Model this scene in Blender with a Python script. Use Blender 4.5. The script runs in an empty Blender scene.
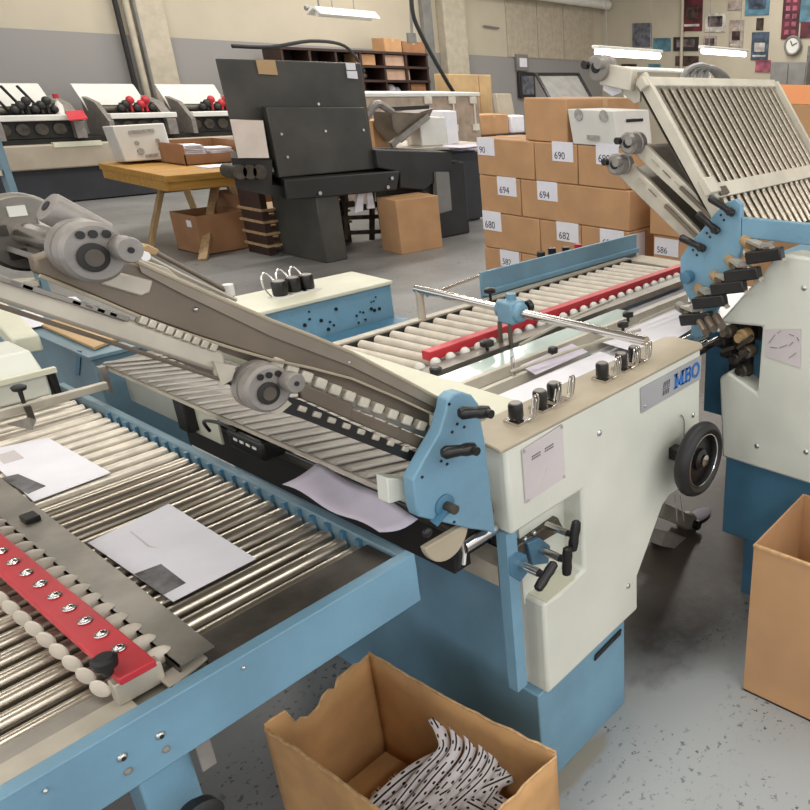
import bpy, bmesh, math, random
from mathutils import Vector, Matrix
random.seed(7)
S = bpy.context.scene
COL = S.collection
PI = math.pi

# ------------------------------------------------------------------ camera
F, PITCH, ROLL, YAW, PPX, PPY, H = 749.5, .40846, -.018146, .57336, 663.5, 405.0, 1.62
_cp, _sp = math.cos(PITCH), math.sin(PITCH)
_fw = Vector((math.cos(YAW)*_cp, math.sin(YAW)*_cp, -_sp))
_rt = Vector((math.sin(YAW), -math.cos(YAW), 0))
_dn = _fw.cross(_rt)
_c, _s = math.cos(ROLL), math.sin(ROLL)
RT, DN, FW = _c*_rt+_s*_dn, -_s*_rt+_c*_dn, _fw
CAMP = Vector((0, 0, H))
cd = bpy.data.cameras.new('camera')
cam = bpy.data.objects.new('camera', cd)
COL.objects.link(cam)
S.camera = cam
cd.sensor_fit = 'HORIZONTAL'; cd.sensor_width = 36; cd.lens = F/810*36
cd.shift_x = (405-PPX)/810; cd.clip_start = .05; cd.clip_end = 200
m = Matrix((RT, -DN, -FW)).transposed().to_4x4(); m.translation = CAMP
cam.matrix_world = m

def _ray(x, y): return RT*((x-PPX)/F)+DN*((y-PPY)/F)+FW
# a pixel of the survey photo turned into a point on a plane of the room
def AZ(x, y, z): d = _ray(x, y); return CAMP+d*((z-H)/d.z)
def AX(x, y, v): d = _ray(x, y); return CAMP+d*(v/d.x)
def AY(x, y, v): d = _ray(x, y); return CAMP+d*(v/d.y)

# ------------------------------------------------------------------ materials
def srgb(r, g, b):
    f = lambda c: (c/255/12.92) if c/255 <= .04045 else ((c/255+.055)/1.055)**2.4
    return (f(r), f(g), f(b), 1)
def mat(name, col, rough=.5, metal=0, noise=.08, scale=8, bump=0, bscale=60, emit=0, alpha=1, col2=None, stretch=None, spec=.5):
    M = bpy.data.materials.new(name); M.use_nodes = True
    nt = M.node_tree; N = nt.nodes; L = nt.links
    b = N['Principled BSDF']
    b.inputs['Roughness'].default_value = rough; b.inputs['Metallic'].default_value = metal
    b.inputs['Specular IOR Level'].default_value = spec
    c = srgb(*col)
    tc = N.new('ShaderNodeTexCoord'); mp = N.new('ShaderNodeMapping'); L.new(tc.outputs['Object'], mp.inputs[0])
    if stretch: mp.inputs['Scale'].default_value = stretch
    nz = N.new('ShaderNodeTexNoise'); nz.inputs['Scale'].default_value = scale; nz.inputs['Detail'].default_value = 5
    L.new(mp.outputs[0], nz.inputs['Vector'])
    mx = N.new('ShaderNodeMix'); mx.data_type = 'RGBA'
    rp = N.new('ShaderNodeValToRGB'); rp.color_ramp.elements[0].position = .35; rp.color_ramp.elements[1].position = .65
    L.new(nz.outputs['Fac'], rp.inputs[0]); L.new(rp.outputs[0], mx.inputs[0])
    c2 = srgb(*col2) if col2 else tuple(v*(1-noise*1.6) for v in c[:3])+(1,)
    c1 = c if col2 else tuple(min(1, v*(1+noise*.6)) for v in c[:3])+(1,)
    mx.inputs[6].default_value = c2; mx.inputs[7].default_value = c1
    L.new(mx.outputs[2], b.inputs['Base Color'])
    if bump:
        n2 = N.new('ShaderNodeTexNoise'); n2.inputs['Scale'].default_value = bscale; n2.inputs['Detail'].default_value = 4
        L.new(mp.outputs[0], n2.inputs['Vector'])
        bp = N.new('ShaderNodeBump'); bp.inputs['Strength'].default_value = bump; bp.inputs['Distance'].default_value = .01
        L.new(n2.outputs['Fac'], bp.inputs['Height']); L.new(bp.outputs[0], b.inputs['Normal'])
    if emit:
        b.inputs['Emission Color'].default_value = c; b.inputs['Emission Strength'].default_value = emit
    if alpha < 1: b.inputs['Alpha'].default_value = alpha
    return M

BLUE = mat('blue_paint', (116, 156, 178), .38, 0, .10, 5, .08, 90)
BLUED = mat('blue_paint_deep', (74, 118, 144), .4, 0, .1, 5, .08, 90)
WHITE = mat('greenish_white_paint', (216, 217, 205), .4, 0, .05, 4, .05, 120)
CREAM = mat('cream_paint', (214, 212, 190), .45, 0, .06, 6)
BEIGE = mat('beige_top_plate', (172, 160, 138), .5, 0, .08, 9)
STEEL = mat('polished_roller_steel', (206, 196, 180), .28, .92, .12, 30, 0, 60, stretch=(.3, 4, 4))
STEELW = mat('worn_roller_steel', (222, 213, 198), .42, .75, .12, 20)
CHROME = mat('chrome', (215, 210, 205), .16, 1, .04, 10)
SHEET = mat('brushed_sheet_steel', (150, 145, 136), .42, .8, .12, 14, .05, 60)
SHEETD = mat('oily_sheet_steel', (96, 90, 82), .5, .7, .25, 12, .1, 50)
SHEETL = mat('pale_aluminium', (196, 188, 172), .48, .45, .12, 12)
ALU = mat('cast_aluminium', (150, 144, 138), .48, .4, .12, 20, .1, 120)
BRONZE = mat('brown_anodised_steel', (122, 110, 96), .45, .5, .15, 6)
BRASS = mat('tan_plastic', (176, 146, 104), .5, 0, .1, 10)
BLACK = mat('black_plastic', (26, 24, 24), .35, 0, .1, 10)
RUBBER = mat('black_rubber', (26, 25, 25), .5, 0, .1, 10)
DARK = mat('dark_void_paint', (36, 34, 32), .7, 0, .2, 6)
RED = mat('red_paint', (196, 48, 58), .4, 0, .1, 8)
NYLON = mat('cream_nylon', (210, 200, 184), .45, 0, .08, 20)
PRESS = mat('black_press_paint', (70, 68, 62), .45, 0, .2, 3, .05, 60)
PRESSD = mat('black_machine_paint', (44, 43, 41), .5, 0, .2, 4)
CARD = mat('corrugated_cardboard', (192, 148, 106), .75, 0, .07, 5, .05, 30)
CARDD = mat('dark_brown_cardboard', (158, 114, 78), .75, 0, .1, 5, .05, 30)  # darker brown board for the tray, some boxes and a seam
CARDO = mat('orange_cardboard', (214, 140, 88), .75, 0, .06, 5)
CARDW = mat('worn_cardboard', (200, 154, 102), .78, 0, .14, 7, .12, 14)
CARDE = mat('torn_cardboard_edge', (206, 166, 118), .8, 0, .15, 60)
TAPE = mat('packing_tape', (206, 164, 112), .35, 0, .05, 10)
PAPER = mat('white_paper', (232, 230, 236), .7, 0, .03, 10)
PAPERG = mat('printed_grey', (120, 118, 120), .7, 0, .4, 18)
PAPERL = mat('lilac_white_paper', (210, 202, 216), .7, 0, .08, 9)
CHAN = mat('pale_beige_channel', (204, 197, 180), .45, .1, .08, 9)
BLUEG = mat('grey_blue_paint', (112, 138, 150), .42, 0, .12, 5, .08, 90)
STRIPE = mat('light_bronze_edge', (148, 137, 122), .42, .5, .1, 8)
PANELG = mat('pale_grey_panel', (176, 178, 168), .5, 0, .06, 6)
FAINT = mat('faint_grey_print', (168, 166, 160), .7, 0, .2, 30)
WOODP = mat('paper_bundle_side', (222, 208, 196), .7, 0, .05, 8)
RIB = mat('guard_rib_steel', (160, 154, 146), .55, .2, .1, 16)
INK = mat('black_ink', (30, 28, 32), .7)
PENCIL = mat('marker_ink', (70, 66, 72), .7)
MBLUE = mat('blue_lettering', (40, 112, 190), .5)
PLATE = mat('silver_name_plate', (176, 176, 180), .4, .3, .06, 8)
LILAC = mat('pale_notice', (205, 196, 196), .5, 0, .05, 8)
WOOD = mat('ochre_wood', (186, 138, 62), .6, 0, .15, 4, .05, 40, stretch=(1, 8, 8))
WOODL = mat('pale_wood', (176, 146, 106), .65, 0, .15, 4, stretch=(8, 8, 1))
PALLET = mat('plywood', (192, 160, 116), .65, 0, .1, 4)
DWOOD = mat('dark_brown_shelf', (58, 36, 28), .6, 0, .15, 5)
PINK = mat('pinkish_carton', (200, 166, 142), .75, 0, .08, 6)
BENCH = mat('beige_bench_paint', (176, 164, 146), .5, 0, .08, 3)
NAVY = mat('dark_bench_panel', (52, 54, 60), .6, 0, .12, 4)
GREYP = mat('grey_paint', (128, 126, 122), .5, 0, .1, 6)
WRAP = mat('stretch_wrap_film', (176, 156, 138), .22, 0, .15, 7, .4, 12)
PLASW = mat('white_plastic', (224, 222, 214), .4, 0, .04, 6)
LAMP = mat('lit_fluorescent_tube', (255, 250, 240), .5, 0, 0, 1, emit=9)
GLASSY = mat('green_tinted_glass', (196, 214, 206), .12, 0, .04, 4, spec=.8)
TABLE_W = mat('white_register_table', (214, 212, 214), .3, .1, .04, 4)
SCREW = mat('screw_steel', (200, 200, 200), .3, 1, .05, 20)
FRAMEB = mat('black_frame', (40, 38, 38), .5)
LTAPE = mat('light_tape', (224, 214, 200), .5)

# floor: grey painted concrete with wear and specks
def floor_mat():
    M = bpy.data.materials.new('painted_concrete_floor'); M.use_nodes = True
    nt = M.node_tree; N = nt.nodes; L = nt.links; b = N['Principled BSDF']
    tc = N.new('ShaderNodeTexCoord')
    def noise(sc, det=6, ro=.6):
        n = N.new('ShaderNodeTexNoise'); n.inputs['Scale'].default_value = sc; n.inputs['Detail'].default_value = det
        n.inputs['Roughness'].default_value = ro; L.new(tc.outputs['Object'], n.inputs['Vector']); return n.outputs['Fac']
    def ramp(src, a, bb):
        r = N.new('ShaderNodeValToRGB'); r.color_ramp.elements[0].position = a; r.color_ramp.elements[1].position = bb
        L.new(src, r.inputs[0]); return r.outputs[0]
    def mix(f, c1, c2):
        x = N.new('ShaderNodeMix'); x.data_type = 'RGBA'; L.new(f, x.inputs[0])
        for i, c in ((6, c1), (7, c2)):
            if isinstance(c, tuple): x.inputs[i].default_value = c
            else: L.new(c, x.inputs[i])
        return x.outputs[2]
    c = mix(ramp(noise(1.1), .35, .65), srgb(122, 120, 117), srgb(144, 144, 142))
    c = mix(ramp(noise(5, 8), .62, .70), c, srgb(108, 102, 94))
    # black specks that gather in patches
    sp = ramp(noise(52, 4, .62), .59, .63); pa = ramp(noise(2.8, 4), .46, .60)
    mu = N.new('ShaderNodeMath'); mu.operation = 'MULTIPLY'; L.new(sp, mu.inputs[0]); L.new(pa, mu.inputs[1])
    c = mix(mu.outputs[0], c, srgb(62, 64, 66))
    # oily stain between the two machines and bare tan concrete along the base
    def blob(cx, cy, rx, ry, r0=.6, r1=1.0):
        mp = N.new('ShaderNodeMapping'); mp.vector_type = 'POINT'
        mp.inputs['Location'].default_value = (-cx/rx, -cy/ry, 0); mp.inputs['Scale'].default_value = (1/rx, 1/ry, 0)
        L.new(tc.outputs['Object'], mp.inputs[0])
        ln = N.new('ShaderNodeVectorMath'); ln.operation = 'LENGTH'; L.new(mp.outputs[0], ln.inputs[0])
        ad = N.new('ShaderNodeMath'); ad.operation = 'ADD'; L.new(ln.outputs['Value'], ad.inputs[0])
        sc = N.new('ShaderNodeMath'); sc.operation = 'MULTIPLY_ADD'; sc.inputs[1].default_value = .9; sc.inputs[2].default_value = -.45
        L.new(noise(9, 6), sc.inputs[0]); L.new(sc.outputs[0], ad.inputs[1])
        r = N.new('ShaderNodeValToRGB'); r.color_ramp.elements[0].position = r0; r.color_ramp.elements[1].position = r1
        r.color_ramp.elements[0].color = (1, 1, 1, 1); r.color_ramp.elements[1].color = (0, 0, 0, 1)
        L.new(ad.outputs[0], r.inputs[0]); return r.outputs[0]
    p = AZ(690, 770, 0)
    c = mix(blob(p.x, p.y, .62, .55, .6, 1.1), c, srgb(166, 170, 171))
    c = mix(mu.outputs[0], c, srgb(62, 64, 66))
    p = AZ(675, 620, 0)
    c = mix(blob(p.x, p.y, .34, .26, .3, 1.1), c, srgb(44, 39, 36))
    p = AZ(700, 560, 0)
    c = mix(blob(p.x+.2, p.y+.1, .75, .45, .5, 1.1), c, srgb(98, 88, 80))
    p = AZ(575, 768, 0)
    c = mix(blob(p.x+.02, p.y+.0, .20, .05, .5, .8), c, srgb(158, 150, 136))
    L.new(c, b.inputs['Base Color'])
    L.new(ramp(noise(3), .2, .9), b.inputs['Roughness']) if False else None
    b.inputs['Roughness'].default_value = .42
    bp = N.new('ShaderNodeBump'); bp.inputs['Strength'].default_value = .12; bp.inputs['Distance'].default_value = .01
    L.new(noise(25), bp.inputs['Height']); L.new(bp.outputs[0], b.inputs['Normal'])
    return M

def wall_mat(name, line=None):
    M = mat(name, (190, 180, 160), .8, 0, .05, 1.2)
    nt = M.node_tree; N = nt.nodes; L = nt.links; b = N['Principled BSDF']
    if line:
        src = b.inputs['Base Color'].links[0].from_socket
        tc = N.new('ShaderNodeTexCoord'); sx = N.new('ShaderNodeSeparateXYZ'); L.new(tc.outputs['Object'], sx.inputs[0])
        # painted dado, a little lower towards the corner
        ma = N.new('ShaderNodeMath'); ma.operation = 'MULTIPLY_ADD'; ma.inputs[1].default_value = .006; L.new(sx.outputs[0], ma.inputs[0]); L.new(sx.outputs[2], ma.inputs[2])
        lt = N.new('ShaderNodeMath'); lt.operation = 'LESS_THAN'; lt.inputs[1].default_value = line; L.new(ma.outputs[0], lt.inputs[0])
        x = N.new('ShaderNodeMix'); x.data_type = 'RGBA'; L.new(lt.outputs[0], x.inputs[0]); L.new(src, x.inputs[6])
        x.inputs[7].default_value = srgb(146, 143, 140); L.new(x.outputs[2], b.inputs['Base Color'])
    return M

# ------------------------------------------------------------------ mesh builder
W = {}
def V3(*a): return Vector(a[0]) if len(a) == 1 else Vector(a)
class MB:
    def __init__(s): s.v = []; s.f = []; s.uv = None
    def add(s, vs, fs):
        n = len(s.v); s.v += [Vector(v) for v in vs]; s.f += [tuple(i+n for i in f) for f in fs]; return s
    def box(s, x0, x1, y0, y1, z0, z1):
        vs = [(x, y, z) for x in (x0, x1) for y in (y0, y1) for z in (z0, z1)]
        return s.add(vs, [(0, 1, 3, 2), (4, 6, 7, 5), (0, 4, 5, 1), (2, 3, 7, 6), (0, 2, 6, 4), (1, 5, 7, 3)])
    def obox(s, c, u, v, w):            # oriented box: centre and three half-vectors
        c, u, v, w = map(Vector, (c, u, v, w))
        vs = [c+u*i+v*j+w*k for i in (-1, 1) for j in (-1, 1) for k in (-1, 1)]
        return s.add(vs, [(0, 1, 3, 2), (4, 6, 7, 5), (0, 4, 5, 1), (2, 3, 7, 6), (0, 2, 6, 4), (1, 5, 7, 3)])
    def bar(s, p, q, wd, ht, up=(0, 0, 1)):
        p, q = Vector(p), Vector(q); d = (q-p); L = d.length; d = d/L
        sd = d.cross(Vector(up)).normalized(); u2 = sd.cross(d)
        return s.obox((p+q)/2, d*L/2, sd*wd/2, u2*ht/2)
    def prism(s, pts, ext):
        n = len(pts); e = Vector(ext); P = [Vector(p) for p in pts]
        return s.add(P+[p+e for p in P], [tuple(range(n)), tuple(range(2*n-1, n-1, -1))]+[(i, (i+1) % n, n+(i+1) % n, n+i) for i in range(n)])
    def cyl(s, p, q, r, seg=20, r2=None, cap=True):
        p, q = Vector(p), Vector(q); d = (q-p).normalized()
        a = d.orthogonal().normalized(); b = d.cross(a); r2 = r if r2 is None else r2
        vs = [p+(a*math.cos(t)+b*math.sin(t))*r for t in [2*PI*i/seg for i in range(seg)]] + \
             [q+(a*math.cos(t)+b*math.sin(t))*r2 for t in [2*PI*i/seg for i in range(seg)]]
        fs = [(i, (i+1) % seg, seg+(i+1) % seg, seg+i) for i in range(seg)]
        if cap: fs += [tuple(range(seg-1, -1, -1)), tuple(range(seg, 2*seg))]
        return s.add(vs, fs)
    def lathe(s, p, d, prof, seg=24):   # prof: (distance along d, radius)
        p, d = Vector(p), Vector(d).normalized(); a = d.orthogonal().normalized(); b = d.cross(a)
        vs = []
        for (t, r) in prof:
            r = max(r, 1e-5)
            vs += [p+d*t+(a*math.cos(2*PI*i/seg)+b*math.sin(2*PI*i/seg))*r for i in range(seg)]
        fs = []
        for k in range(len(prof)-1):
            fs += [(k*seg+i, k*seg+(i+1) % seg, (k+1)*seg+(i+1) % seg, (k+1)*seg+i) for i in range(seg)]
        fs += [tuple(range(seg-1, -1, -1)), tuple((len(prof)-1)*seg+i for i in range(seg))]
        return s.add(vs, fs)
    def ring(s, c, d, R, r, seg=32, sub=10, sy=1.0):
        c, d = Vector(c), Vector(d).normalized(); a = d.orthogonal().normalized(); b = d.cross(a)
        vs = []
        for i in range(seg):
            t = 2*PI*i/seg; e = a*math.cos(t)+b*math.sin(t)
            for j in range(sub):
                u = 2*PI*j/sub; vs.append(c+e*(R+r*math.cos(u))+d*r*sy*math.sin(u))
        return s.add(vs, [(i*sub+j, ((i+1) % seg)*sub+j, ((i+1) % seg)*sub+(j+1) % sub, i*sub+(j+1) % sub) for i in range(seg) for j in range(sub)])
    def tube(s, pts, r, seg=8, smooth=3):
        P = [Vector(p) for p in pts]
        if smooth and len(P) > 2:
            Q = []
            for i in range(len(P)-1):
                p0, p1, p2, p3 = P[max(i-1, 0)], P[i], P[i+1], P[min(i+2, len(P)-1)]
                for k in range(smooth):
                    t = k/smooth
                    Q.append(.5*((2*p1)+(p2-p0)*t+(2*p0-5*p1+4*p2-p3)*t*t+(3*p1-p0-3*p2+p3)*t**3))
            Q.append(P[-1]); P = Q
        vs = []; a = None
        for i, p in enumerate(P):
            d = (P[min(i+1, len(P)-1)]-P[max(i-1, 0)]).normalized()
            if a is None: a = d.orthogonal().normalized()
            a = (a-d*a.dot(d)); a = a.normalized() if a.length > 1e-6 else d.orthogonal().normalized(); b = d.cross(a)
            vs += [p+(a*math.cos(2*PI*j/seg)+b*math.sin(2*PI*j/seg))*r for j in range(seg)]
        n = len(P)
        fs = [(i*seg+j, i*seg+(j+1) % seg, (i+1)*seg+(j+1) % seg, (i+1)*seg+j) for i in range(n-1) for j in range(seg)]
        fs += [tuple(range(seg-1, -1, -1)), tuple((n-1)*seg+j for j in range(seg))]
        return s.add(vs, fs)
    def sphere(s, c, r, sc=(1, 1, 1), seg=14, rings=8):
        c = Vector(c); vs = []
        for i in range(rings+1):
            ph = PI*i/rings
            for j in range(seg):
                t = 2*PI*j/seg; rr = max(math.sin(ph), 1e-3)
                vs.append(c+Vector((rr*math.cos(t)*sc[0], rr*math.sin(t)*sc[1], math.cos(ph)*sc[2]))*r)
        return s.add(vs, [(i*seg+j, i*seg+(j+1) % seg, (i+1)*seg+(j+1) % seg, (i+1)*seg+j) for i in range(rings) for j in range(seg)])
    def build(s, name, m, parent=None, loc=None, bevel=0, smooth=True, solid=0, label=None):
        if parent is not None: o_w = W[parent.name]
        else:
            if loc is None:
                xs = [v.x for v in s.v]; ys = [v.y for v in s.v]
                loc = ((min(xs)+max(xs))/2, (min(ys)+max(ys))/2, min(v.z for v in s.v))
            o_w = Vector(loc)
        me = bpy.data.meshes.new(name)
        me.from_pydata([tuple(v-o_w) for v in s.v], [], s.f)
        bm = bmesh.new(); bm.from_mesh(me); bmesh.ops.recalc_face_normals(bm, faces=bm.faces); bm.to_mesh(me); bm.free()
        me.materials.append(m)
        if smooth:
            me.shade_smooth(); me.set_sharp_from_angle(angle=math.radians(38))
        o = bpy.data.objects.new(name, me); COL.objects.link(o)
        if parent is not None: o.parent = parent
        else: o.location = o_w
        W[o.name] = o_w.copy()
        if solid:
            k = o.modifiers.new('solid', 'SOLIDIFY'); k.thickness = solid; k.offset = 0
        if bevel:
            k = o.modifiers.new('bevel', 'BEVEL'); k.width = bevel; k.segments = 2; k.limit_method = 'ANGLE'; k.angle_limit = math.radians(40)
        if label: o['label'] = label
        return o

def tag(o, label, cat, group=None, kind=None):
    o['label'] = label
    if cat: o['category'] = cat
    if group: o['group'] = group
    if kind: o['kind'] = kind
    return o
def thing(name, loc, label, cat, group=None, rz=0):
    o = bpy.data.objects.new(name, None); o.empty_display_size = .1; COL.objects.link(o)
    o.location = loc; W[o.name] = Vector(loc)
    return tag(o, label, cat, group)
def struct(o): o['kind'] = 'structure'; return o
def copy_tree(o, loc=None, label=None, parent=None):
    c = o.copy(); COL.objects.link(c)
    if parent is not None: c.parent = parent
    if loc is not None: c.location = loc; W[c.name] = Vector(loc)
    if label: c['label'] = label
    for ch in list(o.children): copy_tree(ch, parent=c)
    return c
def text(body, size, origin, right, up, m, parent, name='lettering', ext=.0006, bold=0, align='LEFT', sx=1):
    cu = bpy.data.curves.new(name, 'FONT'); cu.body = body; cu.size = size; cu.extrude = ext; cu.offset = bold; cu.align_x = align
    cu.materials.append(m)
    o = bpy.data.objects.new(name, cu); COL.objects.link(o); o.parent = parent
    r = Vector(right).normalized(); u = Vector(up); u = (u-r*u.dot(r)).normalized(); n = r.cross(u)
    M4 = Matrix((r*sx, u, n)).transposed().to_4x4(); M4.translation = Vector(origin)-W[parent.name]
    o.matrix_basis = M4
    me = bpy.data.meshes.new_from_object(o)
    mb = o.matrix_basis.copy(); bpy.data.objects.remove(o); bpy.data.curves.remove(cu)
    o = bpy.data.objects.new(name, me); COL.objects.link(o); o.parent = parent; o.matrix_basis = mb
    if not me.materials: me.materials.append(m)
    W[o.name] = Vector(origin)
    return o

def seg_line(p, q, m, w, t, nrm): return m.bar(p, q, w, t, nrm)

# ================================================================== THE ROOM
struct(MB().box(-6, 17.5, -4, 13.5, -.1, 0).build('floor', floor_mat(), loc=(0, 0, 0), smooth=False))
struct(MB().box(-6, 17.5, 13.3, 13.5, 0, 5).build('wall_back', wall_mat('painted_wall', 2.14), loc=(0, 13.3, 0), smooth=False))
struct(MB().box(17.3, 17.5, -4, 13.3, 0, 5).build('wall_right', wall_mat('cream_wall'), loc=(17.3, 0, 0), smooth=False))
CEIL = mat('pale_ceiling', (190, 184, 170), .9)
struct(MB().box(-6, 17.5, -4, 13.5, 5, 5.15).build('ceiling', CEIL, loc=(0, 0, 5), smooth=False))
WB = 13.3
# pilaster and pipes running up the back wall
TRIM = mat('pilaster_paint', (186, 176, 156), .7)
a, b_ = AY(134, 0, WB-.12), AY(158, 0, WB-.12)
struct(MB().box(a.x, b_.x+.05, WB-.14, WB-.002, 0, 4.95).build('trim_1', TRIM, bevel=.01))
for k, (px, r, c) in enumerate(((114, .035, DARK), (124, .045, TRIM), (133, .03, GREYP))):
    q = AY(px, 0, WB-.1)
    struct(MB().cyl((q.x, WB-.08-r, 0), (q.x, WB-.08-r, 4.95), r, 12).build('trim_%d' % (k+2), c))
q0, q1 = AY(440, 20, WB-.1), AY(462, 20, WB-.1)
struct(MB().box(q0.x, q1.x, WB-.22, WB-.002, 0, 4.95).build('trim_5', TRIM, bevel=.01))
q0, q1 = AY(423, 20, WB-.1), AY(432, 20, WB-.1)
struct(MB().box(q0.x, q1.x, WB-.12, WB-.002, 0, 4.95).build('trim_6', GREYP, bevel=.01))
# panel boards on the upper back wall and their seams
BOARD = mat('beige_wall_board', (182, 170, 150), .75)
for k, (xa, xb) in enumerate(((507, 536), (538, 562), (564, 594))):
    p, q = AY(xa, 30, WB-.03), AY(xb, 30, WB-.03)
    struct(MB().box(p.x, q.x, WB-.03, WB-.002, 2.06, 4.2).build('trim_%d' % (k+7), BOARD, bevel=.005))
# pipe along the top of the wall
p, q = AY(488, -2, WB-.3), AY(598, 8, WB-.3)
pipe = MB().cyl((p.x, p.y, q.z+.1), (17.2, q.y, q.z+.1), .11, 14).build('ceiling_pipe', PLASW)
tag(pipe, 'white insulated pipe running high along the back wall to the corner', 'pipe')
pi2 = AX(683, -5, 17.25); pi3 = AX(668, 75, 17.25)
tag(MB().cyl((17.24, pi2.y, 1.4), (17.24, pi2.y, 4.9), .04, 10).build('wall_pipe', TRIM), 'thin cream pipe climbing the poster wall beside the maroon poster', 'pipe')
# short pipe end seen on the board wall
p = AY(484, 25, WB-.06)
tag(MB().cyl(AY(484, 26, WB-.06), AY(499, 28, WB-.06), .02, 8).build('wall_bracket', GREYP), 'short grey bar fixed high on the beige wall board', 'bracket')

# ---- posters on the right wall
M_MAR = mat('maroon_print', (104, 32, 48), .5, 0, .5, 3)
M_TEAL = mat('teal_print', (88, 132, 150), .5, 0, .3, 5)
M_DGR = mat('dark_photo_print', (70, 74, 86), .5, 0, .9, 9, col2=(120, 120, 126))
M_MIX = mat('grey_landscape_print', (128, 116, 108), .5, 0, .6, 6, col2=(186, 170, 160))
M_BRN = mat('brown_print', (82, 58, 52), .5, 0, .6, 6)
M_BLU = mat('steel_blue_print', (70, 86, 104), .5, 0, .5, 7)
M_PNK = mat('pink_print', (170, 90, 110), .5, 0, .4, 6)
M_PALE = mat('pale_print', (206, 200, 190), .5, 0, .3, 6)
posters = [
 (632, 23, 651, 47, M_DGR, 0, 'dark grey photo poster, leftmost on the cream wall'),
 (653, 38, 670, 51, M_TEAL, 0, 'small teal poster just right of the dark grey photo poster'),
 (682, -8, 702, 31, M_MAR, 2, 'tall maroon poster hanging left of the framed landscape'),
 (705, 13, 725, 32, M_PALE, 1, 'framed landscape print with white border beside the tall maroon poster'),
 (673, 37, 698, 51, M_BRN, 1, 'wide brown framed picture under the tall maroon poster'),
 (703, 36, 716, 50, M_MIX, 1, 'small square photo print right of the wide brown framed picture'),
 (675, 56, 698, 66, M_BRN, 0, 'dark low print partly behind the fluorescent tubes'),
 (728, -8, 741, 10, M_MIX, 0, 'grey print at the top edge beside the teal poster'),
 (729, 20, 743, 49, M_MIX, 2, 'tall pale print of a standing figure shape in grey tones'),
 (745, -6, 769, 15, M_TEAL, 1, 'large teal landscape poster high on the cream wall'),
 (756, 18, 763, 30, M_BRN, 0, 'tiny dark brown print below the large teal poster'),
 (751, 32, 768, 60, M_BLU, 2, 'tall steel blue cityscape poster beside the clock'),
 (755, 60, 770, 72, M_PNK, 0, 'pink print under the tall steel blue poster'),
 (782, -8, 799, 39, M_MAR, 3, 'long maroon poster strip above the clock'),
 (800, -8, 812, 22, M_TEAL, 0, 'blue grey poster at the right edge above a red print'),
 (800, 22, 812, 38, M_MAR, 0, 'small red print at the right edge below the blue grey poster'),
 (807, 46, 812, 62, M_DGR, 0, 'narrow dark notice right of the clock'),
 (621, 64, 636, 73, M_BRN, 0, 'low dark print half hidden behind the roller plate, leftmost of two'),
 (648, 64, 660, 72, M_TEAL, 0, 'low teal print half hidden behind the roller plate, right of the dark one'),
]
for (x0, y0, x1, y1, mm, kind, lab) in posters:
    c = AX((x0+x1)/2, (y0+y1)/2, 17.26); l = AX(x0, (y0+y1)/2, 17.26); r = AX(x1, (y0+y1)/2, 17.26)
    t = AX((x0+x1)/2, y0, 17.26); bt = AX((x0+x1)/2, y1, 17.26)
    base = MB().box(17.27, 17.295, r.y, l.y, bt.z, t.z).build('poster', FRAMEB if (kind == 1 and mm is M_BRN) else mm, bevel=.004)
    tag(base, lab, 'poster', 'posters on the cream wall')
    w, h = (l.y-r.y), (t.z-bt.z)
    if kind == 1:
        MB().box(17.262, 17.272, r.y+w*.14, l.y-w*.14, bt.z+h*.28, t.z-h*.16).build('picture', mat('picture', (120, 104, 104), .5, 0, .7, 4) if mm is not M_TEAL else M_BLU, base)
    if kind == 2:
        MB().box(17.262, 17.272, r.y+w*.2, l.y-w*.2, bt.z+h*.3, bt.z+h*.62).build('picture', M_BRN if mm is M_MAR else M_PALE if mm is M_BLU else M_BRN, base)
        MB().box(17.262, 17.272, r.y+w*.12, l.y-w*.12, bt.z+h*.12, bt.z+h*.18).build('caption_band', M_PALE, base)
    if kind == 3:
        g = MB()
        for i in range(5):
            for j in range(2):
                g.box(17.262, 17.272, r.y+w*(.15+.4*j), r.y+w*(.4+.4*j), bt.z+h*(.1+.17*i), bt.z+h*(.2+.17*i))
        g.build('picture', M_PNK, base)
# clock
c = AX(792, 45.5, 17.2); R_ = (AX(792, 36, 17.2).z-AX(792, 55, 17.2).z)/2
ck = thing('wall_clock', (17.28, c.y, c.z), 'round white wall clock with grey rim on the poster wall', 'clock')
MB().cyl((17.28, c.y, c.z), (17.22, c.y, c.z), R_*.92, 28).build('face', PLASW, ck)
MB().ring((17.23, c.y, c.z), (1, 0, 0), R_*.94, .03).build('rim', GREYP, ck)
MB().bar((17.21, c.y, c.z), (17.21, c.y+.05, c.z+R_*.5), .02, .01, (1, 0, 0)).build('hour_hand', BLACK, ck)
MB().bar((17.21, c.y, c.z), (17.21, c.y-R_*.6, c.z+R_*.3), .015, .01, (1, 0, 0)).build('minute_hand', BLACK, ck)
# grey cabinet at the right wall under the clock
p, q = AX(771, 62, 16.7), AX(806, 82, 16.7)
t = thing('metal_cabinet', (16.9, (p.y+q.y)/2, 0), 'grey metal cabinet below the clock behind the roller plate', 'cabinet')
MB().box(16.7, 17.2, q.y, p.y, 0, p.z).build('body', GREYP, t, bevel=.01)
MB().box(16.68, 16.7, q.y+.03, (p.y+q.y)/2-.01, .1, p.z-.05).build('door', GREYP, t)
MB().box(16.68, 16.7, (p.y+q.y)/2+.01, p.y-.03, .1, p.z-.05).build('door', GREYP, t)

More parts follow.
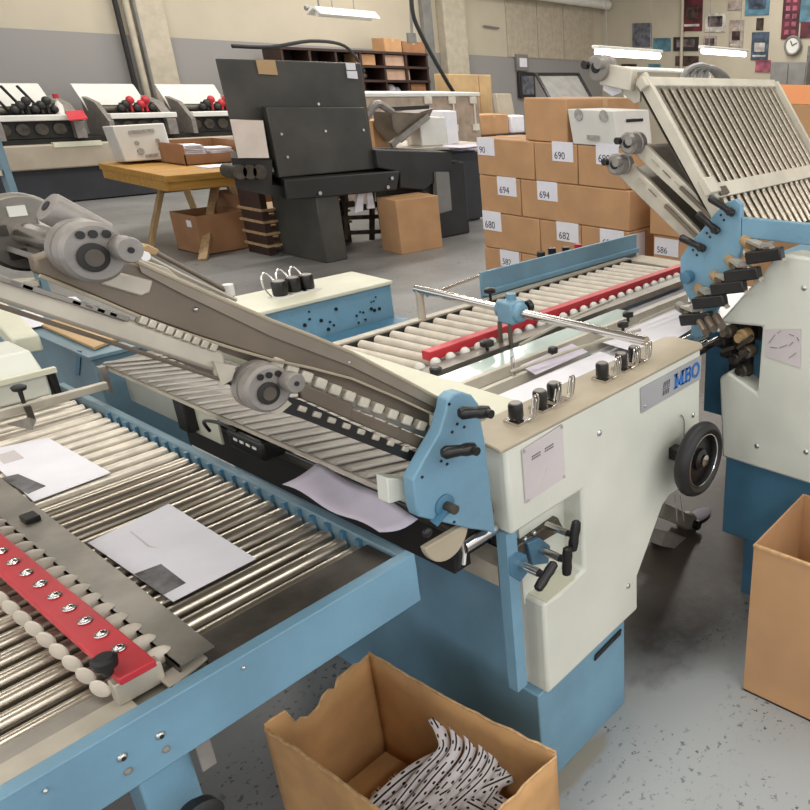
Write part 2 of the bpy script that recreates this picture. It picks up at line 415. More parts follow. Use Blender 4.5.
# ---- hanging fluorescent lamps
def tube_lamp(px0, py0, px1, py1, yy, lab, r=.05, shade=False):
    p, q = AY(px0, py0, yy), AY(px1, py1, yy)
    z = (p.z+q.z)/2; p.z = q.z = z
    t = thing('fluorescent_lamp', (p+q)/2, lab, 'lamp', 'hanging fluorescent lamps')
    d = (q-p).normalized()
    if shade:
        MB().prism([p+Vector((0, -.16, 0)), p+Vector((0, -.05, .09)), p+Vector((0, .05, .09)), p+Vector((0, .16, 0)), p+Vector((0, .15, -.01)), p+Vector((0, 0, .07)), p+Vector((0, -.15, -.01))], q-p).build('reflector', PLASW, t)
    else:
        MB().box(p.x, q.x, yy-.07, yy+.07, z+.05, z+.1).build('housing', PLASW, t, bevel=.01)
    MB().cyl(p+d*.05, q-d*.05, r, 12).build('tube', LAMP if not shade else PLASW, t)
    for e in (p+d*.3, q-d*.3):
        MB().cyl(e+Vector((0, 0, .08)), (e.x, e.y, 4.98), .006, 6).build('hanger', GREYP, t)
    return t
tube_lamp(595, 51, 660, 57, 8.2, 'lit bare fluorescent lamp hanging left above the roller plate', .055)
tube_lamp(701, 54, 746, 52, 8.2, 'lit bare fluorescent lamp hanging right above the roller plate', .045)
tube_lamp(314, 18, 373, 15, 10, 'unlit fluorescent lamp with white reflector hanging above the black press', .03, True)
p, q = AY(305, 8, 10.3), AY(333, 10, 10.3)
tag(MB().cyl((p.x, 10.3, p.z), (q.x, 10.3, p.z), .03, 8).cyl(((p.x+q.x)/2, 10.3, p.z), ((p.x+q.x)/2, 10.3, 4.98), .012, 6).build('hanging_rod', GREYP), 'short grey rod hanging left above the unlit lamp', 'rod')
# lower white tube rail behind the plate
p, q = AY(622, 68, 8.8), AY(712, 74, 8.8)
tag(MB().cyl((p.x, 8.8, p.z-.02), (q.x, 8.8, p.z-.02), .05, 10).cyl((p.x+.1, 8.8, 0), (p.x+.1, 8.8, p.z-.02), .03).cyl((q.x-.1, 8.8, 0), (q.x-.1, 8.8, p.z-.02), .03).build('pipe_rail', PLASW), 'white pipe rail on posts behind the tilted roller plate', 'rail')
# bundle of grey hoses standing behind the plate
hz = thing('hose_bundle', AY(700, 95, 6.5), 'bundle of blue grey hoses arching behind the roller plate', 'hoses')
for k in range(4):
    pts = [AY(682+k*7, 92, 6.5), AY(686+k*7, 72-k, 6.5), AY(702+k*6, 66+k*2, 6.5), AY(716+k*4, 74+k*2, 6.5), AY(722+k*3, 92, 6.5)]
    MB().tube(pts, .05, 8, 4).build('hose', GREYP, hz)

# hanging black cable
tag(MB().tube([AY(411, -8, 9.5), AY(414, 18, 9.5), AY(428, 48, 9.5), AY(446, 80, 9.5), AY(456, 96, 9.5)], .03, 8, 4).build('hanging_cable', RUBBER), 'thick black cable dropping diagonally in front of the pilaster', 'cable')
tag(MB().tube([AY(410, -8, 9.7), AY(411, 12, 9.7), AY(412, 40, 9.7)], .02, 8, 3).cyl(AY(411, 33, 9.7), AY(412, 43, 9.7), .07, 10).build('cable_drop', GREYP), 'grey cord with a socket end hanging beside the black cable', 'cable')
tag(MB().tube([AY(232, 46, 9.5), AY(270, 47, 9.5), AY(310, 41, 9.5), AY(340, 44, 9.5), AY(354, 55, 9.5), AY(364, 72, 9.5)], .022, 8, 4).build('air_hose', RUBBER), 'dark hose arching behind the top of the black press', 'hose')

# ================================================================== BENCH WITH THREE SMALL PRESSES
BY = 12.1
bt = thing('long_bench', (5, BY+.4, 0), 'long beige bench with dark panelled base along the back wall', 'bench')
MB().box(2.6, 7.2, BY, BY+.85, .44, .74).build('apron', BENCH, bt, bevel=.02)
MB().box(2.65, 7.1, BY+.08, BY+.8, .02, .44).build('base_panel', NAVY, bt)
MB().box(2.65, 7.1, BY+.1, BY+.78, .74, .80).build('bed', DARK, bt)
MB().box(4.2, 4.75, BY-.01, BY+.06, .70, .76).build('label_plate', CREAM, bt)
def small_press(x0, x1, lab, levers, redparts):
    w = x1-x0
    t = thing('small_press', ((x0+x1)/2, BY+.4, .80), lab, 'press', 'small presses on the long bench')
    z0 = .80
    MB().box(x0+.05, x1-.05, BY+.12, BY+.72, z0, z0+.24).build('base', PRESSD, t, bevel=.01)
    # slanted back panel
    MB().prism([(x0-.02, BY+.55, z0+.30), (x1-.05, BY+.55, z0+.30), (x1-.12, BY+.72, 1.44), (x0-.08, BY+.72, 1.44)], (0, .04, .01)).build('back_panel', PLASW, t, bevel=.005)
    MB().box(x0+.02, x1+.05, BY+.02, BY+.14, z0+.22, z0+.29).build('feed_bar', PLASW, t, bevel=.01)
    MB().prism([(x0-.02, BY+.02, z0), (x0-.02, BY+.7, z0), (x0-.02, BY+.7, z0+.5), (x0-.02, BY+.3, z0+.42), (x0-.02, BY+.02, z0+.2)], (.06, 0, 0)).build('side_frame', ALU, t)
    MB().prism([(x1-.1, BY+.02, z0), (x1-.1, BY+.7, z0), (x1-.1, BY+.7, z0+.5), (x1-.1, BY+.3, z0+.42), (x1-.1, BY+.02, z0+.2)], (.12, 0, 0)).build('side_frame', ALU, t)
    for k in range(4):
        MB().cyl((x0+.06+k*w*.22, BY+.08, z0+.12), (x0+.06+k*w*.22+.02, BY+.16, z0+.12), .07, 12).build('wheel', SHEETD, t)
    MB().cyl((x0+.02, BY+.3, z0+.33), (x1-.08, BY+.3, z0+.33), .06, 14).build('ink_roller', SHEETD, t)
    for k in range(levers):
        x = x0+.15+k*.17
        MB().cyl((x+.08, BY+.2, z0+.3), (x-.05, BY+.42, 1.42), .018, 8).build('lever', BLACK, t)
    for k in range(7):
        g = MB(); x = x0+w*.3+k*w*.08
        g.sphere((x, BY+.2, z0+.35+.05*(k % 3)), .055, seg=10, rings=6)
        g.cyl((x, BY+.2, z0+.3), (x, BY+.2, z0+.42), .02, 8)
        g.build('knob', RED if (redparts and k in (2, 4, 5)) else PRESSD, t)
    return t
small_press(3.70, 4.60, 'small press at the left picture edge with black levers', 3, False)
small_press(4.93, 5.75, 'small press in the middle of the bench with red and black knobs', 0, True)
small_press(6.00, 6.90, 'small press on the bench nearest the black press', 0, True)
p = AY(78, 116, BY)
rs = tag(MB().prism([AY(65, 112, BY), AY(83, 111, BY), AY(88, 119, BY-.12), AY(69, 121, BY-.12)], (0, 0, .012)).build('red_card', RED), 'red card propped on the feed bar of the left small press', 'card')
rb = thing('red_bottle', AY(60, 112, BY+.2), 'small red topped bottle behind the red card', 'bottle')
q = AY(60, 112, BY+.2)
MB().lathe((q.x, q.y, 1.04), (0, 0, 1), [(0, .05), (.16, .05), (.2, .02), (.24, .02)]).build('body', PLASW, rb)
MB().cyl((q.x, q.y, 1.28), (q.x, q.y, 1.33), .035, 10).build('cap', RED, rb)

# ================================================================== TRESTLE TABLE
TZ = .76
tt = thing('trestle_table', (3.75, 8.3, 0), 'ochre wooden trestle table left of the black press', 'table')
P = [AZ(98, 163, TZ), AZ(165, 176, TZ), AZ(240, 170, TZ), AZ(182, 153, TZ)]
P = [Vector((v.x, v.y, TZ)) for v in P]
MB().prism(P, (0, 0, -.06)).build('tabletop', WOOD, tt, bevel=.006)
P2 = [p+(Vector((3.75, 8.3, TZ))-p)*.06+Vector((0, 0, -.06)) for p in P]
g = MB()
for i in range(4): g.bar(P2[i]+Vector((0, 0, -.04)), P2[(i+1) % 4]+Vector((0, 0, -.04)), .03, .08)
g.build('apron', WOOD, tt)
for (a1, a2) in (((163, 180), (150, 249)), ((217, 176), (203, 261)), ((224, 176), (271, 250)), ((178, 168), (196, 214))):
    b0 = AZ(a2[0], a2[1], 0); tp = AZ(a1[0], a1[1], TZ-.12)
    MB().bar(b0+Vector((0, 0, .005)), tp, .07, .04).build('leg', WOODL, tt)
# white tilted carton with printed logos standing on the table
a, b1 = AZ(126, 165, TZ), AZ(177, 165, TZ)
cb = thing('white_fruit_carton', (a+b1)/2, 'white printed carton tipped on its side on the trestle table', 'carton')
h0 = [AY(126, 163, a.y), AY(176, 165, a.y), AY(164, 123, a.y), AY(112, 126, a.y)]
h0[0].z = h0[1].z = TZ+.03
MB().prism(h0, (.05, .35, -.02)).build('body', PLASW, cb, bevel=.01)
def on(h, u, v, off=-.006):   # point on the front quad
    return h[0]*(1-u)*(1-v)+h[1]*u*(1-v)+h[2]*u*v+h[3]*(1-u)*v+Vector((0, off, 0))
for (u, v, r) in ((.36, .26, .035), (.80, .30, .035), (.34, .5, .022), (.76, .53, .022)):
    MB().cyl(on(h0, u, v), on(h0, u, v, -.001), r, 16).build('printed_mark', FAINT, cb)
MB().bar(on(h0, .25, .8), on(h0, .75, .82), .004, .03, (0, 0, 1)).build('printed_mark', FAINT, cb)
MB().bar(on(h0, .42, .12), on(h0, .68, .14), .004, .03, (0, 0, 1)).build('printed_mark', FAINT, cb)
# tray with paper stacks
q = AZ(202, 162, TZ)
tr = thing('cardboard_tray', (q.x, q.y, TZ), 'shallow cardboard tray on the trestle table beside the white carton', 'tray')
x0, y0, x1, y1 = q.x-.28, q.y-.25, q.x+.38, q.y+.45
g = MB()
g.box(x0, x1, y0, y1, TZ, TZ+.01).box(x0, x0+.01, y0, y1, TZ, TZ+.2).box(x1-.01, x1, y0, y1, TZ, TZ+.2).box(x0, x1, y1-.01, y1, TZ, TZ+.2).box(x0, x1, y0, y0+.01, TZ, TZ+.1)
g.build('tray_wall', CARDD, tr)
for k, (dx, dy, n, lab) in enumerate(((-.08, .1, 9, 'left stack of printed sheets in the cardboard tray'), (.2, .08, 7, 'right stack of printed sheets in the cardboard tray'))):
    st = MB()
    for i in range(n):
        a_ = random.uniform(-.2, .2); c_ = Vector((q.x+dx, q.y+dy, TZ+.02+i*.018))
        st.obox(c_, (.12*math.cos(a_), .12*math.sin(a_), 0), (-.13*math.sin(a_), .13*math.cos(a_), 0), (0, 0, .007))
    tag(st.build('paper_stack', PAPER), lab, 'paper', 'paper stacks in the tray')
p = AZ(203, 166, TZ)
tag(MB().box(p.x-.1, p.x+.6, p.y-.3, p.y-.05, TZ, TZ+.012).build('paper_sheet', PAPER), 'white sheets lying at the front edge of the trestle table', 'paper')
# boxes below the table
def open_carton(name, label, x0, x1, y0, y1, z0, z1, m, group=None, th=.008, cat='box', flaps=False, inner=None, rz=0):
    t = thing(name, ((x0+x1)/2, (y0+y1)/2, z0), label, cat, group)
    MB().box(x0, x1, y0, y1, z0, z0+th).build('bottom', m, t)
    MB().box(x0, x1, y0, y0+th, z0, z1).build('side_wall', m, t)
    MB().box(x0, x1, y1-th, y1, z0, z1).build('side_wall', m, t)
    MB().box(x0, x0+th, y0+th, y1-th, z0, z1).build('side_wall', m, t)
    MB().box(x1-th, x1, y0+th, y1-th, z0, z1).build('side_wall', m, t)
    if flaps:
        MB().prism([(x0, y0, z1), (x1, y0, z1), (x1-.05, y0-.2, z1-.12), (x0+.05, y0-.2, z1-.12)], (0, 0, -.008)).build('flap', m, t)
        MB().prism([(x0, y1, z1), (x0, y0, z1), (x0-.15, y0, z1-.16), (x0-.15, y1, z1-.16)], (0, 0, -.008)).build('flap', m, t)
    t.rotation_euler.z = rz
    return t
a, b1 = AZ(180, 257, 0), AZ(240, 252, 0)
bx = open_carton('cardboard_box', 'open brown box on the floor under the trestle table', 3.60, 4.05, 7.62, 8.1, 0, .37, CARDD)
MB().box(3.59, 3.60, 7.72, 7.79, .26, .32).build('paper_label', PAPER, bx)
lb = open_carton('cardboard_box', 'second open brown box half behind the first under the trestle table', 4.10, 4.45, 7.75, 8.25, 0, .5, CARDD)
# wooden slatted rack under the left of the press
sr = thing('slatted_rack', (4.3, 7.4, 0), 'slatted rack with pale shelf edges under the left of the black press', 'rack')
for k in range(4):
    z = .08+.13*k
    p, q = AY(236-4*k, 250-12*k, 7.2), AY(282, 246-13*k, 7.2)
    MB().box(3.95, 4.9, 7.1, 7.5, p.z-.01, p.z+.012).build('shelf', WOODL, sr)
for x in (4.0, 4.85):
    MB().box(x-.03, x+.03, 7.12, 7.48, 0, .62).build('upright', DWOOD, sr)

# ================================================================== BLACK PRESS
PY = 6.4
bp_ = thing('black_press', (4.1, PY+.4, 0), 'big black printing press with a tilted cover panel and pedestal foot', 'press')
def yp(pts, y, dz=0): return [AY(a, b, y) for a, b in pts]
MB().prism(yp([(215, 58), (361, 63), (375, 165), (240, 168), (229, 118)], PY+.25), (.27, .5, .0)).build('hood', PRESS, bp_, bevel=.012)
MB().prism(yp([(266, 107), (365, 107), (377, 169), (279, 178)], PY+.12), (.02, .1, 0)).build('access_panel', PRESS, bp_, bevel=.01)
for (a, b) in ((281, 134), (325, 131), (363, 130), (287, 157), (318, 104)):
    c = AY(a, b, PY+.12); MB().cyl(c, c+Vector((0, -.012, 0)), .012, 8).build('screw', SCREW, bp_)
MB().prism(yp([(284, 180), (400, 171), (397, 190), (340, 196), (287, 200)], PY), (.3, .75, 0)).build('bed', PRESSD, bp_, bevel=.01)
a = AY(319, 193, PY); 
for (x, y) in ((319, 193), (391, 178), (387, 187)):
    c = AY(x, y, PY-.002); MB().cyl(c, c+Vector((0, -.02, 0)), .018, 8).build('bolt', SCREW, bp_)
f1, f2, f3 = AZ(281, 254, 0), AZ(333, 265, 0), AZ(345, 262, 0)
MB().prism([(4.1, 6.42, .0), (4.33, 6.42, .0), (4.33, 7.15, 0), (4.1, 7.15, 0)], (0, 0, .64)).build('pedestal', PRESS, bp_, bevel=.01)
# left delivery arm
MB().prism(yp([(231, 158), (272, 160), (272, 185), (287, 188), (287, 200), (236, 188)], PY+.1), (.33, .6, 0)).build('delivery_arm', PRESSD, bp_)
for k in range(3):
    c = AY(240+k*10, 172, PY+.05); MB().cyl(c, c+Vector((0, .2, 0)), .06, 12).build('roller', SHEETD, bp_)
# frame to the right with mechanisms
MB().prism(yp([(376, 150), (452, 152), (452, 168), (425, 190), (400, 188), (400, 172), (378, 168)], PY+.05), (0, .6, 0)).build('side_frame', PRESSD, bp_, bevel=.01)
for k in range(6):
    c = AY(345+k*14, 205+3*(k % 2), PY+.4); MB().cyl(c, c+Vector((.1, 0, .0)), .03, 8).build('spindle', SHEETD, bp_)
g = MB()
g.bar(AY(345, 190, PY+.4), AY(345, 240, PY+.4), .04, .04).bar(AY(372, 190, PY+.4), AY(372, 240, PY+.4), .04, .04)
g.bar(AY(342, 218, PY+.4), AY(390, 216, PY+.4), .03, .04).bar(AY(342, 233, PY+.4), AY(390, 231, PY+.4), .03, .04)
g.build('linkage', SHEETD, bp_)
MB().prism(yp([(358, 193), (364, 191), (363, 211), (355, 213)], PY+.1), (0, .02, 0)).build('rag', PAPER, bp_)
MB().prism(yp([(367, 193), (372, 192), (375, 208), (368, 209)], PY+.1), (0, .02, 0)).build('rag', PAPER, bp_)
MB().box(AY(430, 200, PY).x, AY(474, 200, PY).x, PY+.1, PY+.9, .0, .78).build('motor_housing', PRESSD, bp_, bevel=.02)
MB().prism(yp([(436, 172), (449, 172), (452, 210), (438, 214)], PY+.02), (0, .06, 0)).build('grey_guard', GREYP, bp_)
# sheets and notes on the press
tag(MB().prism(yp([(230, 120), (263, 121), (269, 158), (238, 158)], PY+.05), (.06, .1, 0)).build('paper_stack', WOODP), 'pinkish white paper stack standing on the left arm of the black press', 'paper')
for (pts, lab) in (([(256, 60), (275, 60), (278, 75), (259, 74)], 'beige note taped to the upper left of the black hood'),
                   ([(346, 63), (355, 63), (356, 70), (347, 70)], 'small white sticker, upper of two on the black hood'),
                   ([(347, 71), (357, 71), (358, 79), (348, 78)], 'small white sticker, lower of two on the black hood')):
    tag(MB().prism(yp(pts, PY+.235), (0, .012, 0)).build('paper_note', PALLET if 'beige' in lab else PAPER), lab, 'note', 'notes on the black hood')

# carton on the floor beside the press
cf = thing('cardboard_box', (5.1, 6.4, 0), 'closed tan carton on the floor in front of the black press', 'box')
pa, pb, pc = AZ(402, 255, 0), AZ(443, 247, 0), AZ(383, 250, 0)
pd = pb+(pc-pa)
base = [pa, pb, pd, pc]
MB().prism(base, (0, 0, .52)).build('body', CARD, cf, bevel=.006)
tp_ = [v+Vector((0, 0, .521)) for v in base]
MB().bar((tp_[0]+tp_[3])/2, (tp_[1]+tp_[2])/2, .05, .003).build('tape', TAPE, cf)

# ================================================================== COUNTER AND CLUTTER BEHIND
CY = 7.0
ct = thing('work_counter', (6.0, CY+.4, 0), 'dark workbench with pale worn counter right of the black press', 'counter')
a, b1 = AY(378, 150, CY), AY(482, 152, CY)
MB().box(a.x, b1.x+.05, CY-.05, CY+.9, .86, .90).build('countertop', SHEETL, ct, bevel=.008)
MB().box(a.x+.7, b1.x-.02, CY+.1, CY+.8, 0, .86).build('body', PRESSD, ct)
MB().box(b1.x-.9, b1.x-.02, CY+.04, CY+.1, .03, .80).build('front_panel', NAVY, ct)
# stretch wrapped pallet load
sw = thing('wrapped_carton_load', (7.2, 8.9, 0), 'stack of grey brown cartons under clear stretch wrap behind the counter', 'cartons')
a, b1 = AY(362, 95, 8.6), AY(479, 98, 8.6)
MB().box(a.x, b1.x, 8.6, 9.5, 0, 1.40).build('wrapped_cartons', WRAP, sw, bevel=.02)
MB().box(a.x-.01, b1.x+.01, 8.58, 9.5, 1.37, 1.42).build('top_wrap', PLASW, sw, bevel=.01)
for (x, y) in ((428, 100), (452, 100), (473, 100), (455, 128), (476, 127), (449, 134)):
    c = AY(x, y, 8.58); MB().box(c.x-.06, c.x+.06, 8.57, 8.59, c.z-.045, c.z+.045).build('label_square', LTAPE, sw)
for x in (453, 474):
    c = AY(x, 100, 8.58); MB().box(c.x-.012, c.x+.012, 8.575, 8.595, .9, 1.38).build('seam', LTAPE, sw)
# objects on the counter
q0, q1 = AY(416, 145, CY+.2), AY(453, 140, CY+.2)
wbx = thing('white_paper_box', (6.6, CY+.3, .9), 'upright white box of paper on the pale counter', 'box')
MB().prism([(q0.x, CY+.1, .9), (q0.x+.33, CY+.05, .9), (q0.x+.33, CY+.3, .9), (q0.x, CY+.35, .9)], (0, 0, .30)).build('body', PLASW, wbx, bevel=.01)
MB().prism([(q0.x+.33, CY+.05, .9), (q1.x, CY+.1, .9), (q1.x, CY+.35, .9), (q0.x+.33, CY+.3, .9)], (0, 0, .36)).build('paper_block', PAPER, wbx, bevel=.01)
bn = thing('feed_tray', AY(400, 130, CY+.3), 'brown tilted metal feed tray on the counter behind the press', 'tray')
MB().prism(yp([(391, 112), (418, 113), (434, 108), (428, 120), (402, 143), (393, 128)], CY), (0, .3, .0)).build('tray_body', BRONZE, bn, bevel=.005)
MB().bar(AY(390, 109, CY), AY(428, 107, CY), .04, .04).build('top_rail', BLACK, bn)
MB().bar(AY(391, 145, CY-.03), AY(428, 116, CY-.03), .04, .06).build('side_rail', SHEET, bn)
MB().tube([AY(366, 118, CY), AY(376, 104, CY), AY(386, 108, CY), AY(392, 112, CY)], .04, 8, 3).build('curved_arm', ALU, bn)
tag(MB().box(AY(371, 135, CY+.4).x, AY(391, 135, CY+.4).x, CY+.35, CY+.7, .9, 1.17).build('brown_carton', CARD, bevel=.006), 'brown carton on the counter behind the tilted feed tray', 'box')
g = MB(); 
for k in range(6):
    c = AZ(462+random.uniform(-8, 12), 146+random.uniform(-2, 3), .905+k*.006); a_ = random.uniform(0, 3)
    g.obox(c, (.14*math.cos(a_), .14*math.sin(a_), 0), (-.1*math.sin(a_), .1*math.cos(a_), 0), (0, 0, .002))
tag(g.build('loose_sheet_pile', PAPERL), 'loose pile of pale sheets at the right end of the counter', 'paper')
# shelf unit on the back wall
SY = 12.5
a, b1 = AY(283, 60, SY), AY(427, 60, SY)
sh = thing('shelf_unit', ((a.x+b1.x)/2, SY+.3, 0), 'dark brown shelf unit with open pigeonholes at the back wall', 'shelf')
z1 = AY(400, 53, SY).z
MB().box(a.x, b1.x, SY+.5, SY+.55, 0, z1).build('back_board', DWOOD, sh)
n = 6
for k in range(n+1):
    x = a.x+(b1.x-a.x)*k/n
    MB().box(x-.02, x+.02, SY, SY+.5, 0, z1).build('divider', DWOOD, sh)
zs = [z1, AY(400, 67, SY).z, AY(400, 81, SY).z, AY(400, 95, SY).z, .5, .1]
for z in zs:
    MB().box(a.x-.03, b1.x+.03, SY-.01, SY+.5, z-.025, z+.015).build('shelf_board', DWOOD, sh)
def box_simple(x0, x1, y0, y1, z0, z1, m, lab, name='storage_box', cat='box', group=None, tape=True):
    t = thing(name, ((x0+x1)/2, (y0+y1)/2, z0), lab, cat, group)
    MB().box(x0, x1, y0, y1, z0, z1).build('body', m, t, bevel=.006)
    if tape: MB().box((x0+x1)/2-.025, (x0+x1)/2+.025, y0-.002, y1+.002, z1-.05, z1+.002).build('tape', TAPE, t)
    return t
for (xa, xb, zi, m, lab) in ((385, 408, 1, PINK, 'pinkish flat box in the upper pigeonhole row below two cartons'),
                             (387, 410, 2, PINK, 'pinkish flat box in the middle pigeonhole row'),
                             (358, 377, 1, CARD, 'tan box in the upper pigeonhole row left of the pinkish box'),
                             (410, 425, 3, CARDD, 'small brown box on the lowest visible shelf at its right end')):
    p, q = AY(xa, 60, SY), AY(xb, 60, SY); zb = zs[zi]+.016
    box_simple(p.x, q.x, SY+.05, SY+.4, zb, min(zb+.19, zs[zi-1]-.04), m, lab, group='boxes in the pigeonholes', tape=False)
q = AY(398, 90, SY)
tag(MB().sphere((q.x, SY+.2, zs[3]+.1), .09).sphere((q.x+.15, SY+.22, zs[3]+.07), .07).build('white_bundle', PAPER), 'crumpled white bundle on the lowest visible shelf', 'bundle')
q = AY(365, 76, SY)
tag(MB().sphere((q.x, SY+.15, zs[2]+.08), .09, (1.6, 1, .7)).build('dark_bundle', BRONZE), 'dark brown bundle in the left middle pigeonhole', 'bundle')
for (xa, xb, ya, lab, m) in ((385, 402, 38, 'taller tan carton on top of the shelf unit', CARD), (403, 425, 41, 'wider dull tan carton on top of the shelf unit beside the taller one', CARDD)):
    p, q = AY(xa, 50, SY+.1), AY(xb, 50, SY+.1); zt = AY(xa, ya, SY+.1).z
    box_simple(p.x, q.x, SY+.1, SY+.45, z1+.016, zt, m, lab, 'cardboard_box', group='cartons on the shelf unit')
# plywood sheet/carton behind clutter right
p, q = AY(449, 74, 11.2), AY(493, 108, 11.2)
pw = thing('flat_carton', ((p.x+q.x)/2, 11.3, 0), 'large upright ochre carton behind the wrapped load', 'box')
MB().box(p.x, q.x, 11.2, 11.6, 0, p.z).build('body', PALLET, pw, bevel=.01)
MB().box(p.x+.7, p.x+.71, 11.195, 11.2, .6, p.z-.02).build('seam', CARDD, pw)
# dark table with cartons behind the stack
tb = thing('side_table', (8.4, 9.9, 0), 'dark side table carrying brown cartons behind the box stack', 'table')
p, q = AY(474, 128, 9.6), AY(528, 128, 9.6)
MB().box(p.x, q.x, 9.55, 10.3, .70, .75).build('tabletop', DWOOD, tb)
for x in (p.x+.05, q.x-.05):
    for y in (9.6, 10.25): MB().box(x-.03, x+.03, y-.03, y+.03, 0, .70).build('leg', DWOOD, tb)
p2, q2 = AY(478, 118, 9.7), AY(506, 118, 9.7)
box_simple(p2.x, q2.x, 9.65, 10.1, .75, AY(478, 115, 9.7).z, CARD, 'low brown carton on the dark side table, left one', 'cardboard_box')
p2, q2 = AY(507, 118, 9.7), AY(522, 118, 9.7)
tag(MB().prism([(p2.x, 9.6, .75), (q2.x, 9.65, .75), (q2.x, 9.9, .75), (p2.x, 9.85, .75)], (.0, 0, .28)).build('white_paper_pile', PAPER, bevel=.02), 'white pile of paper on the dark side table', 'paper')
p2, q2 = AY(496, 95, 10.6), AY(513, 95, 10.6)
tag(MB().prism([(p2.x, 10.4, .0), (q2.x, 10.4, .0), (q2.x-.05, 10.6, 1.35), (p2.x, 10.6, 1.35)], (0, .1, 0)).build('beige_board', BENCH, bevel=.01), 'beige board leaning behind the dark side table', 'board')
# framed pictures leaning near the wall
for (xa, ya, xb, yb, mm, lab) in ((517, 54, 529, 71, PAPER, 'small white framed notice on the grey dado'), (519, 72, 536, 98, BLACK, 'black framed picture standing below the white framed notice')):
    p, q = AY(xa, ya, 13.2), AY(xb, yb, 13.2)
    fr = thing('picture_frame', ((p.x+q.x)/2, 13.22, q.z), lab, 'picture')
    MB().box(p.x, q.x, 13.2, 13.28, q.z, p.z).build('frame', FRAMEB if mm is BLACK else GREYP, fr, bevel=.01)
    MB().box(p.x+.07, q.x-.07, 13.185, 13.2, q.z+.08, p.z-.08).build('print', M_DGR if mm is BLACK else PAPER, fr)
# dark tilted frame (light table) behind stack
lt = thing('drawing_frame', AY(565, 90, 10.5), 'dark tilted metal frame of a drawing board behind the box stack', 'frame')
A_, B_, C_, D_ = AY(536, 74, 10.5), AY(578, 74, 10.5), AY(592, 99, 9.9), AY(550, 99, 9.9)
for (u, v) in ((A_, B_), (B_, C_), (C_, D_), (D_, A_)):
    MB().bar(u, v, .05, .05).build('frame_bar', BLACK, lt)
MB().prism([A_+Vector((0, 0, -.02)), B_+Vector((0, 0, -.02)), C_+Vector((0, 0, -.02)), D_+Vector((0, 0, -.02))], (0, 0, -.01)).build('board', GREYP, lt)
for v in (C_, D_): MB().bar(v, (v.x, v.y, 0), .05, .05, (1, 0, 0)).build('leg', BLACK, lt)

# ================================================================== NUMBERED BOX STACK
SX = 4.4
def sy(px, py): return AX(px, py, SX).y
zr = [AX(477, 137, SX).z, AX(480, 174.5, SX).z, AX(483, 211, SX).z, AX(485, 246.5, SX).z, 0.0]
def stack_box(y1, y0, z0, z1, label, lab=None, name='cardboard_box', depth=.5, x=SX, m=CARD, num=None, group='numbered cartons in the stack', side=None):
    t = thing(name, (x+depth/2, (y0+y1)/2, z0), label, 'box', group)
    MB().box(x, x+depth, y0+.004, y1-.004, z0+.001, z1-.003).build('body', m, t, bevel=.008)
    ym = (y0+y1)/2
    MB().box(x+depth*.5-.03, x+depth*.5+.03, y0+.003, y1-.003, z1-.06, z1-.0015).build('tape', TAPE, t)
    if num:
        ly, lz, lw, lh, s = num
        pl = MB().box(x-.004, x, ly-lw/2, ly+lw/2, lz-lh/2, lz+lh/2).build('paper_label', PAPER, t)
        if s: text(s, lh*.52, (x-.0046, ly+lw*.40, lz-lh*.38), (0, -1, 0), (0, 0, 1), PENCIL, pl, 'number', sx=.95)
    if side:
        lx, lz, lw, lh, s = side
        MB().box(x+lx, x+lx+lw, y0, y0+.004, lz-lh/2, lz+lh/2).build('side_label', PAPER, t)
    return t
def lb_(x0, y0, x1, y1, s):
    a, b = AX(x0, y0, SX), AX(x1, y1, SX)
    return ((a.y+b.y)/2, (a.z+b.z)/2, a.y-b.y, a.z-b.z, s)
stack_box(sy(476.5, 150), sy(534, 155), zr[1], zr[0], 'tan carton at the left end of the top row of the numbered stack', num=lb_(477, 137, 495, 156, '90'))
stack_box(sy(534, 155), sy(577.5, 160), zr[1], zr[0], 'tan carton in the middle of the top row, numbered 690', num=lb_(552, 141, 573.5, 162.5, '690'))
stack_box(sy(577.5, 160), sy(626, 165), zr[1], zr[0], 'tan carton at the right end of the top row under the white carton', num=lb_(596, 143, 619, 166, '690'))
stack_box(sy(480, 190), sy(520.5, 190), zr[2], zr[1], 'short tan carton at the left of the second row, numbered 694', num=lb_(497, 176, 517, 197, '694'))
stack_box(sy(520.5, 190), sy(630, 195), zr[2], zr[1], 'long tan carton filling the right of the second row, numbered 694', num=lb_(537, 180.5, 558, 202, '694'))
stack_box(sy(483, 225), sy(540, 235), zr[3], zr[2], 'tan carton at the left of the third row, numbered 680', num=lb_(482.5, 210, 502, 232, '680'))
stack_box(sy(540, 235), sy(581, 240), zr[3], zr[2], 'tan carton in the middle of the third row, numbered 682', num=lb_(556.5, 221, 579, 243.5, '682'))
stack_box(sy(581, 240), sy(630, 245), zr[3], zr[2], 'tan carton at the right end of the third row, numbered 683', num=lb_(600, 228, 624, 251, '683'), side=(.05, (zr[3]+zr[2])/2+.03, .14, .18, ''))
stack_box(sy(485, 265), sy(522, 270), zr[4], zr[3], 'tan carton at the left of the bottom row, lower left of the stack', num=lb_(500, 249, 520, 269, '582'))
stack_box(sy(522, 270), sy(576, 270), zr[4], zr[3], 'tan carton in the middle of the bottom row, mostly behind the blue fence')
stack_box(sy(576, 270), sy(630, 270), zr[4], zr[3], 'tan carton at the right of the bottom row, behind the blue fence')
